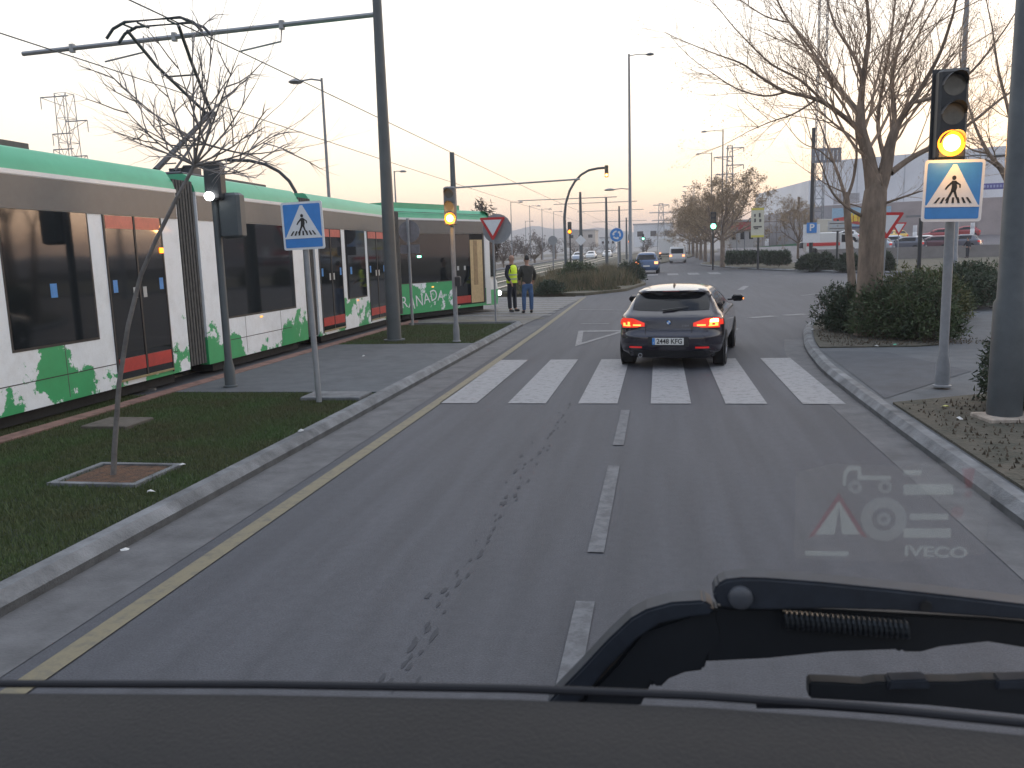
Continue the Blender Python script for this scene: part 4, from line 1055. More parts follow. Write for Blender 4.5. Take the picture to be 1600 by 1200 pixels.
# direction board with two rows
c = col(1308, 70, .14); P = lambda x, y: at(x, y, 70)
t = thing('direction_sign', 'grey two-row direction board on one post beside the pale kiosk wall', 'sign', tuple(c)); post(t, tuple(c), P(1308, 343).z, .09, M_DARK)
for yy in (349, 357):
    q = P(1310, yy); b = MB().box((q.x, c.y-.15, q.z), (1.65, .05, .36)).build('board', mat('board_white', (.45, .46, .46), .5, var=.05), t)
    MB().box((q.x-.1, c.y-.18, q.z), (1.2, .01, .06)).build('line_of_text', mat('print_dark', (.1, .09, .08)), b)
# dark post with sidearm, in front of the wall
c = col(1437, 45, .13); P = lambda x, y: at(x, y, 45)
t = thing('dark_post', 'short dark post with a small side arm between the bushes and the parked cars', 'post', tuple(c)); post(t, tuple(c), P(1437, 341).z, .10, M_DARK)
MB().box(((P(1427, 337).x), c.y, P(1427, 338).z), (.7, .08, .10)).build('side_arm', M_POLEL, t)
# white bollards and slim posts by the lot
for i, (px, yt, yb, Y, lab) in enumerate(((1429, 352, 372, 100, 'white bollard right of the yellow taxi'), (1519, 348, 366, 100, 'white bollard beside the red car'), (1198, 373, 384, 95, 'small white bollard before the grey factory wall'))):
    a, b = at(px, yt, Y), at(px, yb, Y); r_ = .22 if i < 2 else .2
    o = MB().lathe([(r_, 0), (r_, (a.z-b.z)*.45), (r_*.8, (a.z-b.z)*.5), (r_, (a.z-b.z)*.55), (r_*.9, a.z-b.z)], tuple(b), 'z', 12).build('bollard', M_SW, None, True); tag(o, lab, 'bollard')
for i, (px, yt, yb, Y) in enumerate(((1151, 355, 418, 88), (1163, 360, 405, 88))):
    a, b = at(px, yt, Y), at(px, yb, Y); o = MB().lathe([(.06, 0), (.05, a.z-b.z)], tuple(b), 'z', 8).build('slim_post', M_POLEL, None); tag(o, ['slim grey post left of the advertising sign', 'second slim grey post, nearest the advertising sign'][i], 'post')

# ------------------------------------------------------------------ TREES AND SHRUBS
def rvec(rng): return Vector((rng.gauss(0, 1), rng.gauss(0, 1), rng.gauss(0, 1))).normalized()
def grow(mbs, rng, p, d, L, r, lev, maxlev, up=.06, nchild=5, spread=45, wig=.16, fuzz=None, sidecut=None):
    n = 6 if lev < 2 else (4 if lev < maxlev-1 else 3); pts = [p.copy()]; rad = [r]; q = p.copy(); dd = d.copy(); rend = r*(.55 if lev < maxlev else .3)
    kids = []
    for i in range(n):
        dd = (dd+rvec(rng)*wig+Vector((0, 0, up))).normalized(); q = q+dd*(L/n); pts.append(q.copy()); rad.append(r+(rend-r)*(i+1)/n)
        if lev < maxlev and i >= (1 if lev else 2) : kids.append((q.copy(), dd.copy(), rad[-1], (i+1)/n))
    mbs[0 if lev < 3 else 1].tube(pts, rad, 7 if lev < 2 else (5 if lev == 2 else 3), cap=False)
    if lev >= maxlev:
        if fuzz is not None and rng.random() < .35: fuzz.append(q.copy())
        return
    for k in range(nchild):
        bp = kids[min(len(kids)-1, int((k+rng.random()*.6)/nchild*len(kids)))]
        a = R(rng.uniform(spread*.6, spread*1.15)); ax = bp[1].cross(rvec(rng)).normalized()
        nd = (Matrix.Rotation(a, 3, ax) @ bp[1]).normalized(); nd = (nd+Vector((0, 0, .10))).normalized()
        grow(mbs, rng, bp[0], nd, L*rng.uniform(.55, .78)*(1.05-.25*bp[3]), bp[2]*rng.uniform(.5, .68), lev+1, maxlev, up, nchild, spread, wig, fuzz)
def leaf_quads(mb, rng, pts, s, n, rad):
    for p in pts:
        for _ in range(n):
            c = p+rvec(rng)*rad*rng.random(); a = rvec(rng)*s; b = rvec(rng)*s*.6
            mb.add([c-a, c+b, c+a, c-b], [(0, 1, 2, 3)])
def bare_tree(label, base, limbs, trunk, seed, maxlev=4, nchild=5, group='street trees', m=M_BARK, mt=M_TWIG, fz=0, name='bare_tree', spread=42, up=.05, fzs=.03, fzr=.18):
    rng = random.Random(seed); t = thing(name, label, 'tree', base, group)
    tr = MB(); pts = [Vector(p) for p, _ in trunk]; tr.tube(pts, [r for _, r in trunk], 12, cap=False)
    wood = MB(); tw = MB(); fuzz = [] if fz else None
    for (p, d, L, r) in limbs: grow((wood, tw), rng, Vector(p), Vector(d).normalized(), L, r, 1, maxlev, up, nchild, spread, .15, fuzz)
    tr.build('trunk', m, t, True); wood.build('limbs', m, t, True); tw.build('crown', mt, t)
    if fuzz: q = MB(); leaf_quads(q, rng, fuzz, fzs, fz, fzr); q.build('dry_leaves', mt, t)
    return t
# the big bare tree in the right planter
TW_ = 1
def limb_tree(label, base, trunk, limbs, seed, Yb, maxlev=5, start=2, dens=1.0, group='street trees', m=M_BARK, mt=M_TWIG, name='bare_tree', fz=0, fzs=.02, Lk=1.0, LR=.8, tn=.0075):
    """limbs: (list of (x, y, dY, radius)) traced centre lines; fine branches grow from them"""
    rng = random.Random(seed); t = thing(name, label, 'tree', base, group); tr, wood, tw = MB(), MB(), MB(); fuzz = [] if fz else None
    tr.tube([p for p, _ in trunk], [r for _, r in trunk], 12, cap=False)
    for L in limbs:
        pts = [at(x, y, Yb+dY) for x, y, dY, r in L]; rad = [q[3] for q in L]
        fine = []; fr = []
        for i in range(len(pts)-1):
            p0, p1, p2, p3 = pts[max(i-1, 0)], pts[i], pts[i+1], pts[min(i+2, len(pts)-1)]
            for j in range(4):
                u = j/4; fine.append(.5*((2*p1)+(p2-p0)*u+(2*p0-5*p1+4*p2-p3)*u*u+(3*p1-p0-3*p2+p3)*u**3)); fr.append(rad[i]+(rad[i+1]-rad[i])*u)
        fine.append(pts[-1]); fr.append(rad[-1]); fr = [q if q > .09 else q*LR for q in fr]; wood.tube(fine, fr, 8, cap=False)
        n = len(fine); tot = sum((fine[i+1]-fine[i]).length for i in range(n-1)); cnt = max(4, int(tot*2.6*dens))
        for c_ in range(cnt):
            u = .18+.82*(c_+rng.random())/cnt; i = min(n-2, int(u*(n-1))); d = (fine[i+1]-fine[i]).normalized(); ax = d.cross(rvec(rng)).normalized()
            nd = (Matrix.Rotation(R(rng.uniform(25, 60)), 3, ax) @ d + Vector((0, 0, .25))).normalized()
            ln = min(2.3, max(.8, fr[i]*26))*rng.uniform(.6, 1.1)*Lk
            grow((wood, tw), rng, fine[i], nd, ln, max(tn, fr[i]*rng.uniform(.22, .34)), start+1, maxlev, .05, 5, 42, .17, fuzz)
        grow((wood, tw), rng, fine[-1], (fine[-1]-fine[-3]).normalized(), 1.1*Lk, fr[-1], start, maxlev, .03, 4, 38, .15, fuzz)
    tr.build('trunk', m, t, True); wood.build('limbs', m, t, True); tw.build('crown', mt, t)
    if fuzz: q = MB(); leaf_quads(q, rng, fuzz, fzs, fz, .12); q.build('seed_clusters', mt, t)
    return t
BY = 18.0
b0 = Vector((4.22, BY, .12))
limb_tree('big bare tree with a thick trunk rising from the bushes in the right planter', tuple(b0),
  [(b0, .30), (at(1358, 470, BY), .26), (at(1361, 400, BY), .245), (at(1364, 340, BY), .25), (at(1368, 300, BY), .22), (at(1372, 272, BY), .12)],
  [[(1366, 305, 0, .17), (1358, 250, 0, .13), (1345, 200, 0, .105), (1346, 150, .1, .08), (1352, 100, .1, .065), (1358, 45, .2, .05), (1352, -20, .3, .03)],
   [(1345, 205, 0, .075), (1322, 185, -.1, .06), (1290, 162, -.2, .052), (1262, 151, -.3, .046), (1225, 142, -.4, .038), (1185, 118, -.5, .03), (1160, 100, -.6, .022), (1120, 85, -.6, .014)],
   [(1230, 143, -.4, .03), (1195, 150, -.5, .022), (1150, 138, -.6, .016), (1110, 112, -.6, .010)],
   [(1275, 156, -.2, .03), (1240, 178, -.4, .02), (1205, 190, -.5, .014), (1170, 205, -.5, .009)],
   [(1232, 35, .8, .022), (1195, 25, .7, .016), (1150, -5, .6, .010)],
   [(1348, 180, 0, .07), (1318, 150, .3, .055), (1290, 110, .5, .045), (1262, 70, .7, .035), (1230, 30, .8, .025), (1205, -20, .9, .018)],
   [(1290, 162, -.2, .04), (1250, 125, -.1, .032), (1205, 100, 0, .024), (1165, 62, 0, .016)],
   [(1349, 120, .1, .05), (1330, 80, .6, .04), (1305, 40, .9, .03), (1290, -10, 1.1, .02)],
   [(1372, 300, 0, .16), (1384, 262, 0, .13), (1392, 222, 0, .10), (1405, 190, 0, .085), (1425, 160, -.2, .07), (1445, 128, -.3, .055), (1470, 80, -.5, .04), (1490, 20, -.7, .03)],
   [(1392, 222, 0, .07), (1398, 180, .4, .055), (1394, 130, .7, .045), (1402, 80, .9, .035), (1420, 20, 1.1, .025)],
   [(1392, 270, 0, .085), (1425, 246, .3, .07), (1470, 222, .6, .055), (1520, 190, .9, .04), (1570, 150, 1.1, .028), (1620, 120, 1.2, .018)],
   [(1385, 262, 0, .06), (1372, 200, .6, .05), (1378, 140, 1.0, .04), (1392, 60, 1.3, .03), (1400, -10, 1.5, .02)],
   [(1425, 160, -.2, .05), (1470, 148, 0, .04), (1520, 110, .2, .03), (1560, 60, .4, .02)],
   [(1348, 338, 0, .05), (1325, 325, -.2, .035), (1300, 300, -.3, .025), (1285, 262, -.4, .016)],
   [(1376, 320, 0, .04), (1405, 310, -.3, .028), (1435, 300, -.5, .018)]],
  11, BY, 5, 2, 2.6, fz=3, fzs=.016)
BY2 = 25.0; b1 = G(1336, 478, .13); b1 = Vector((5.42, BY2, .13))
limb_tree('slender bare tree with a forked trunk standing behind the big one', tuple(b1),
  [(b1, .14), (at(1331, 440, BY2), .115), (at(1327, 380, BY2), .10), (at(1323, 320, BY2), .095), (at(1322, 300, BY2), .07)],
  [[(1322, 312, 0, .07), (1314, 285, 0, .055), (1303, 255, 0, .045), (1292, 225, .3, .035), (1280, 190, .5, .022), (1262, 160, .6, .014)],
   [(1323, 310, 0, .065), (1332, 285, 0, .05), (1338, 250, -.2, .042), (1338, 215, -.3, .03), (1333, 180, -.4, .018)],
   [(1303, 255, 0, .03), (1280, 235, -.4, .022), (1252, 222, -.6, .014), (1225, 190, -.8, .008)],
   [(1324, 318, 0, .03), (1340, 322, .3, .022), (1358, 330, .5, .014)],
   [(1318, 300, 0, .03), (1296, 290, -.4, .02), (1275, 278, -.5, .012)]], 5, BY2, 4, 2, .8, Lk=.8)
BY3 = 31.5; b2 = col(1575, BY3, .13)
limb_tree('bare tree at the right edge, half hidden by the dark column', tuple(b2),
  [(b2, .24), (at(1578, 340, BY3), .2), (at(1580, 290, BY3), .17)],
  [[(1580, 295, 0, .12), (1565, 265, 0, .1), (1545, 240, 0, .08), (1525, 200, 0, .06), (1510, 150, .3, .045), (1500, 90, .5, .03), (1505, 30, .7, .02)],
   [(1580, 290, 0, .12), (1585, 230, 0, .1), (1575, 170, 0, .07), (1560, 110, -.4, .05), (1550, 40, -.6, .03)],
   [(1580, 290, 0, .11), (1605, 240, 0, .09), (1625, 180, 0, .06), (1630, 100, 0, .04)],
   [(1545, 240, 0, .05), (1515, 232, .3, .035), (1490, 205, .5, .025), (1478, 170, .6, .015)],
   [(1560, 262, 0, .06), (1540, 250, -.5, .045), (1518, 262, -.7, .03), (1500, 255, -.9, .018)]], 21, BY3, 5, 2, 1.1)
# young street tree in the near grass: thin leaning trunk, fan of thin branches
tx, ty = -4.86, 6.55
P = lambda x, y, Y=6.6: at(x, y, Y)
tr = [P(176, 768), P(179, 700), P(186, 600), P(200, 510), P(220, 430), P(246, 370), P(276, 310), P(304, 258), P(320, 225)]
rngy = random.Random(3); tips = [(165, 110, .3), (205, 150, .1), (240, 75, .4), (275, 95, -.2), (300, 40, .2), (335, 60, .3), (372, 85, -.2), (400, 130, .3), (425, 175, .1), (455, 232, .2), (440, 205, -.3), (395, 262, -.1), (215, 205, .2), (190, 165, -.3), (250, 235, -.2), (350, 110, .5), (320, 150, -.4), (415, 228, .4)]
limbs_y = []
for i, (x, y, dy) in enumerate(tips):
    st = tr[7] if i % 3 else tr[8]; sx, sy = (304, 258) if i % 3 else (320, 225)
    mx, my = sx+(x-sx)*.5, sy+(y-sy)*.5+(12 if abs(x-sx) > 60 else 0)
    limbs_y.append([(sx, sy, 0, .012), (mx, my, dy*.5, .008), (x, y, dy, .003)])
limb_tree('young bare street tree with a thin leaning trunk in the near grass', (tx, ty, .13), [(p, r) for p, r in zip(tr, (.026, .024, .021, .019, .018, .017, .016, .014, .011))], limbs_y, 3, 6.6, 4, 2, 2.2, mt=mat('young_twig', (.24, .22, .21), .9), m=mat('young_bark', (.17, .16, .15), .9, var=.2), Lk=.42)
# row of street trees along the far road, still carrying dry leaf
rowt = bare_tree('first and largest tree of the leafy row beside the green traffic light', (0, 0, 0),
  [((0, 0, 2.4), (-.6, 0, .8), 3.2, .10), ((0, 0, 2.8), (.7, .2, .8), 3.6, .11), ((0, 0, 2.9), (.1, .5, 1), 3.2, .10), ((0, 0, 2.7), (0, -.7, .8), 3.0, .09), ((0, 0, 2.3), (1, -.1, .55), 3.6, .09), ((0, 0, 2.3), (-1, -.1, .45), 2.8, .08), ((0, 0, 2.6), (.3, .9, .5), 2.8, .08)],
  [((0, 0, 0), .24), ((0, 0, 1.5), .19), ((0, 0, 2.9), .15)], 31, 4, 5, group='row of trees along the far road', mt=M_TWIGF, fz=46, name='street_tree', fzs=.065, fzr=.42)
g = col(1129, 76, .1); rowt.location = g
labs = ['second tree of the leafy row, just left of the largest', 'third tree of the leafy row', 'fourth tree of the leafy row', 'fifth tree of the leafy row', 'sixth tree of the leafy row', 'seventh, smallest tree at the far end of the leafy row']
for i, (px, Y) in enumerate(((1113, 88), (1102, 100), (1095, 113), (1089, 128), (1083, 146), (1077, 168))):
    g = col(px, Y, .1); o = dup(rowt, g, labs[i], R(60*i+40)); o.scale = (1, 1, .9+.06*math.sin(i*2.1))
o = dup(rowt, col(1247, 90, .1), 'pale sapling in front of the factory wall', R(200)); o.scale = (.62, .62, .78)
# shrubs: many narrow leaves on radiating stems
def shrub(label, c, rx, ry, h, n, m, seed, group=None, leaf=.07, wd=.012, name='shrub', box=False):
    rng = random.Random(seed); t = thing(name, label, 'shrub', tuple(c), group); st = MB(); lf = MB()
    lobes = [(rng.uniform(-.45, .45)*rx, rng.uniform(-.45, .45)*ry, rng.uniform(.6, 1.0)) for _ in range(7)]
    for i in range(n):
        if box: px, py = rng.uniform(-rx, rx), rng.uniform(-ry, ry); ph = h*rng.uniform(.35, 1.0); ox, oy = px*.9, py*.9
        else:
            lb = rng.choice(lobes); a = rng.uniform(0, 6.283); e = rng.random()**.55; rr = .62
            el = math.acos(rng.random()); px = lb[0]+math.cos(a)*math.sin(el)*rx*rr; py = lb[1]+math.sin(a)*math.sin(el)*ry*rr; ph = h*lb[2]*(.12+.88*math.cos(el)); ox, oy = lb[0]*.6, lb[1]*.6
        tip = Vector((c[0]+px, c[1]+py, c[2]+ph)); o = Vector((c[0]+ox, c[1]+oy, c[2]))
        d = (tip-o); tip += rvec(rng)*.05*h
        if i % 6 == 0: st.tube([o+d*.3, tip], [.008, .003], 3, False)
        dn = d.normalized()
        for k in range(6):
            q = tip-d*(.0+.32*k/6*rng.uniform(.6, 1.4)); v = (dn*.6+rvec(rng)*.9).normalized(); s = v.cross(rvec(rng)).normalized()*wd*rng.uniform(.7, 1.4); e = q+v*leaf*rng.uniform(.6, 1.5)
            lf.add([q-s, q+s, e], [(0, 1, 2)])
    st.build('stems', M_BARK, t); lf.build('foliage', m, t); return t
shrub('largest green shrub around the foot of the big tree trunk', (4.75, 17.4, .14), 1.0, .9, 1.35, 3000, M_LEAF, 1, 'planter shrubs', .08, .014)
shrub('dark green shrub on the kerb side of the big trunk', (4.05, 19.0, .14), .75, .9, 1.15, 2200, M_LEAFD, 2, 'planter shrubs', .08, .014)
shrub('yellowish green shrub behind the largest planter shrub', (5.9, 20.2, .14), 1.1, 1.0, 1.45, 2400, M_LEAFY, 3, 'planter shrubs', .09, .016)
shrub('low broad shrub right of the traffic light pole, on the far side of the path', (8.2, 25.4, .14), 1.5, 1.4, 1.35, 2600, M_LEAFD, 4, 'planter shrubs', .10, .02)
shrub('olive shrub furthest right in the planter row', (9.6, 28.3, .14), 1.3, 1.3, 1.25, 2000, M_LEAF, 5, 'planter shrubs', .11, .02)
shrub('feathery dark shrub hugging the big column at the right edge', (4.12, 10.05, .15), .80, .6, 1.3, 2600, M_LEAFD, 6, 'planter shrubs', .07, .012)
shrub('low shrub at the foot of the yellowish one', (6.6, 22.5, .14), 1.0, 1.2, 1.2, 1600, M_LEAF, 9, 'planter shrubs', .09, .016)
for i, (x0, x1, yb, lab) in enumerate(((1137, 1196, 420, 'clipped hedge under the advertising sign'), (1198, 1232, 421, 'short clipped hedge right of the advertising sign'), (1250, 1308, 424, 'clipped hedge around the parking sign pole'), (1312, 1350, 425, 'clipped hedge between the slender trunk and the thick trunk'), (1379, 1398, 425, 'narrow hedge right of the thick trunk'))):
    c = G((x0+x1)/2, yb-2, .14); k = c.y/F; shrub(lab, (c.x, c.y+.4, c.z), (x1-x0)/2*k, .8, (24 if i < 2 else 27)*k, 1500, M_LEAFD, 40+i, 'hedges on the far side', .22, .05, 'hedge', box=i < 2)
# dry weeds on the median: one mass nobody could count, plus a few distinct clumps
def weeds(name, poly_fn, n, h, m, seed, wd=.012):
    rng = np.random.default_rng(seed); V = []; Fc = []
    P_ = poly_fn(rng, n); n = len(P_); a = rng.uniform(0, 2*np.pi, n); hh = h*(.4+rng.random(n)**1.5)*P_[:, 3]; ln = rng.normal(0, .28, (n, 2))*hh[:, None]
    dx = np.cos(a)*wd*(.6+rng.random(n)); dy = np.sin(a)*wd*(.6+rng.random(n))
    v = np.empty((n, 3, 3)); v[:, 0] = P_[:, :3]; v[:, 1] = P_[:, :3]; v[:, 0, 0] -= dx; v[:, 0, 1] -= dy; v[:, 1, 0] += dx; v[:, 1, 1] += dy
    v[:, 2] = P_[:, :3]; v[:, 2, 0] += ln[:, 0]; v[:, 2, 1] += ln[:, 1]; v[:, 2, 2] += hh
    me = bpy.data.meshes.new(name); me.vertices.add(n*3); me.vertices.foreach_set('co', v.ravel()); me.loops.add(n*3); me.loops.foreach_set('vertex_index', np.arange(n*3, dtype=np.int32))
    me.polygons.add(n); me.polygons.foreach_set('loop_start', np.arange(0, n*3, 3, dtype=np.int32)); me.polygons.foreach_set('loop_total', np.full(n, 3, dtype=np.int32)); me.update(); me.validate()
    me.materials.append(m); o = bpy.data.objects.new(name, me); COL.objects.link(o); return o
def med_pts(rng, n):
    y = 39+rng.random(n*2)**1.3*26; xr = np.interp(y, [38.6, 42, 48, 55, 66], [-3.6, -1.9, -1.0, -1.6, -3.1]); xl = np.full(n*2, -7.4)
    x = xl+(xr-xl)*rng.random(n*2)
    cl = np.sin(x*1.7+np.sin(y*.9)*2)+np.cos(y*1.1+x*.6)+np.sin(x*.5-y*.35); k = rng.random(n*2) < (.30+.35*np.clip(cl, -1, 2)); x, y, cl = x[k][:n], y[k][:n], cl[k][:n]
    edge = np.clip((y-39)/2.5, .15, 1)*np.clip((np.interp(y, [38.6, 42, 48, 55, 66], [-3.4, -1.7, -.8, -1.4, -3.0])-x)/.9, .2, 1)
    return np.stack([x, y, np.array([gz(q) for q in y])+.12, edge*(.55+.3*np.clip(cl, -1, 2))], 1)
tag(weeds('dry_weeds', med_pts, 30000, .72, M_STRAW, 1, .014), 'mass of dry brown weeds covering the median', 'weeds', kind='stuff')
tag(weeds('green_weeds', med_pts, 15000, .6, M_LEAF, 2, .022), 'green weeds growing through the dry median', 'weeds', kind='stuff')
c = G(848, 462, .1); shrub('small dark green bush at the near left corner of the median', (c.x+.2, c.y+1.0, c.z), .8, .7, .75, 900, M_LEAFD, 61, 'median bushes', .09, .02)
shrub('dark green bush on the right tip of the median', (-1.7, 50.5, .19), .9, 1.0, 1.3, 1000, M_LEAFD, 62, 'median bushes', .12, .025)
shrub('rounded olive bush in the middle of the median', (-4.4, 45.5, .17), 1.2, 1.0, 1.4, 1300, M_LEAF, 63, 'median bushes', .12, .025)
def verge(rects):
    def fn(rng, n):
        out = []
        for x0, x1, y0, y1, zz, wgt in rects:
            k = int(n*wgt); x = rng.uniform(x0, x1, k); y = rng.uniform(y0, y1, k)
            keep = ~((abs(x+4.86) < .34) & (abs(y-6.62) < .36)) & ~((x > -4.85) & (x < -3.95) & (y > 10.45) & (y < 11.05)) & ~((x > -6.75) & (x < -6.1) & (y > 8.55) & (y < 9.15))
            out.append(np.stack([x[keep], y[keep], np.full(keep.sum(), zz), .7+.5*rng.random(keep.sum())], 1))
        return np.concatenate(out)
    return fn
M_GRASS = mat('grass_blade', (.062, .112, .030), .8, var=.4, scale=1.0, c2=(.085, .078, .034))
tag(weeds('grass', verge([(-7.08, -3.97, 3.2, 11.1, .108, .62), (-7.08, -4.0, 17.55, 22.5, .108, .16), (-8.3, -7.37, 7, 11.2, .05, .14), (-9.7, -8.3, 6, 11, .05, .08)]), 260000, .036, M_GRASS, 5, .0042), 'short dark green grass on the verge beside the tram', 'grass', kind='stuff')
# tree pit with its kerb frame, covers in the grass
tag(MB().box((-4.86, 6.96, .112), (.86, .06, .06)).box((-4.86, 6.28, .112), (.86, .06, .06)).box((-5.26, 6.62, .112), (.06, .62, .06)).box((-4.46, 6.62, .112), (.06, .62, .06)).build('tree_pit_frame', M_CONC), 'square concrete frame around the foot of the young tree', 'tree pit')
sheet('tree_pit_soil', rect(-5.2, -4.5, 6.3, 6.93), mat('rusty_soil', (.15, .075, .04), .95, c2=(.05, .035, .025), scale=14, bump=1), .128)
tag(MB().box((-4.40, 10.75, .135), (.85, .5, .05), 0, .01).build('stone_cover', M_CONC), 'square stone cover in the grass behind the left crossing sign', 'cover')
tag(MB().box((-6.42, 8.85, .128), (.6, .55, .05), 0, .01).build('rusty_cover', mat('brown_cover', (.10, .085, .07), .9, var=.2)), 'brown square cover in the grass near the brick strip', 'cover')
tag(MB().box((-8.0, 11.6, .075), (.5, .12, .04), R(20)).build('pale_slab', M_PAVEL), 'small pale slab lying beside the tram skirt', 'slab')
# litter and leaf scraps
rng = random.Random(5)
def scrap(label, x, y, z, s, m):
    pts = [(x+s*rng.uniform(.5, 1)*math.cos(a), y+s*.7*rng.uniform(.5, 1)*math.sin(a), z+rng.uniform(.0, .025)) for a in np.linspace(0, 5.4, 7)]
    o = MB().add([(x, y, z+.03)]+pts, [(0, i+1, i % 7+2 if i < 6 else 1) for i in range(7)]).build('litter', m); tag(o, label, 'litter')
M_PAPER = mat('paper', (.55, .55, .53), .8, var=.1)
for lab, px, py, m in (('green plastic scrap under the big shrub', 1398, 539, mat('green_plastic', (.12, .45, .30), .4)), ('white paper scrap beside the green one', 1370, 541, M_PAPER), ('white scrap on the soil behind the right traffic light', 1499, 654, M_PAPER), ('yellowish scrap at the foot of the right traffic light', 1477, 636, mat('yellow_litter', (.45, .45, .12), .6)), ('pale scrap near the planter kerb', 1302, 508, M_PAPER), ('tiny scrap on the planter soil', 1270, 515, M_PAPER)):
    g = G(px, py, .16); scrap(lab, g.x, g.y, .155, .05, m)
for lab, px, py in (('white rag on the tree pit soil', 236, 770), ('white scrap on the grass near the tree pit', 285, 728), ('pale scrap at the kerb edge of the grass', 195, 863), ('white scrap by the far kerb of the first verge', 470, 674), ('scrap on the grey path', 568, 557)):
    g = G(px, py, .14); scrap(lab, g.x, g.y, .14, .045, M_PAPER)
# twigs and dead leaves on the right-hand soil
def soil_pts(rng, n):
    x = rng.uniform(2.75, 7, n); y = rng.uniform(4, 10.9, n); k = ~((y > 10.2+(x-2.7)*.35)); return np.stack([x[k], y[k], np.full(k.sum(), .15), .3+.7*rng.random(k.sum())], 1)
tag(weeds('dead_leaves', soil_pts, 4200, .05, mat('dead_leaf', (.13, .095, .065), .9, c2=(.05, .045, .03), scale=9), 8, .012), 'dead leaves and scraps of grass on the soil at the right', 'leaves', kind='stuff')
def soil2(rng, n):
    x = rng.uniform(3.1, 6, n); y = rng.uniform(16.0, 26, n); e = np.interp(y, [15, 18, 21.9, 25.8], [2.62, 2.95, 3.7, 5.2])+.25; k = (x > e) & (y > 15.9+(x-3)*.1); return np.stack([x[k], y[k], np.full(k.sum(), .15), .3+.7*rng.random(k.sum())], 1)
tag(weeds('planter_leaves', soil2, 5000, .05, MATS['dead_leaf'], 9, .015), 'dead leaves on the soil around the planter shrubs', 'leaves', kind='stuff')

# ------------------------------------------------------------------ PEOPLE
def skin(name, V, E_, rad, m, parent, root=0, sub=2):
    me = bpy.data.meshes.new(name); og = ORG.get(parent.name, (0, 0, 0)) if parent else (0, 0, 0)
    me.from_pydata([(v[0], v[1], v[2]) for v in V], E_, []); o = bpy.data.objects.new(name, me); COL.objects.link(o)
    bpy.context.view_layer.objects.active = o
    o.modifiers.new('s', 'SKIN'); sv = me.skin_vertices[0].data
    for i, r_ in enumerate(rad):
        sv[i].radius = (r_, r_) if not hasattr(r_, '__len__') else r_; sv[i].use_root = (i == root)
    s2 = o.modifiers.new('b', 'SUBSURF'); s2.levels = sub; s2.render_levels = sub
    bpy.context.view_layer.update()
    nm = bpy.data.meshes.new_from_object(o.evaluated_get(bpy.context.evaluated_depsgraph_get()))
    o.modifiers.clear(); o.data = nm; bpy.data.meshes.remove(me); nm.materials.clear(); nm.materials.append(m); nm.name = name
    nm.polygons.foreach_set('use_smooth', [True]*len(nm.polygons))
    if parent: o.parent = parent
    return o
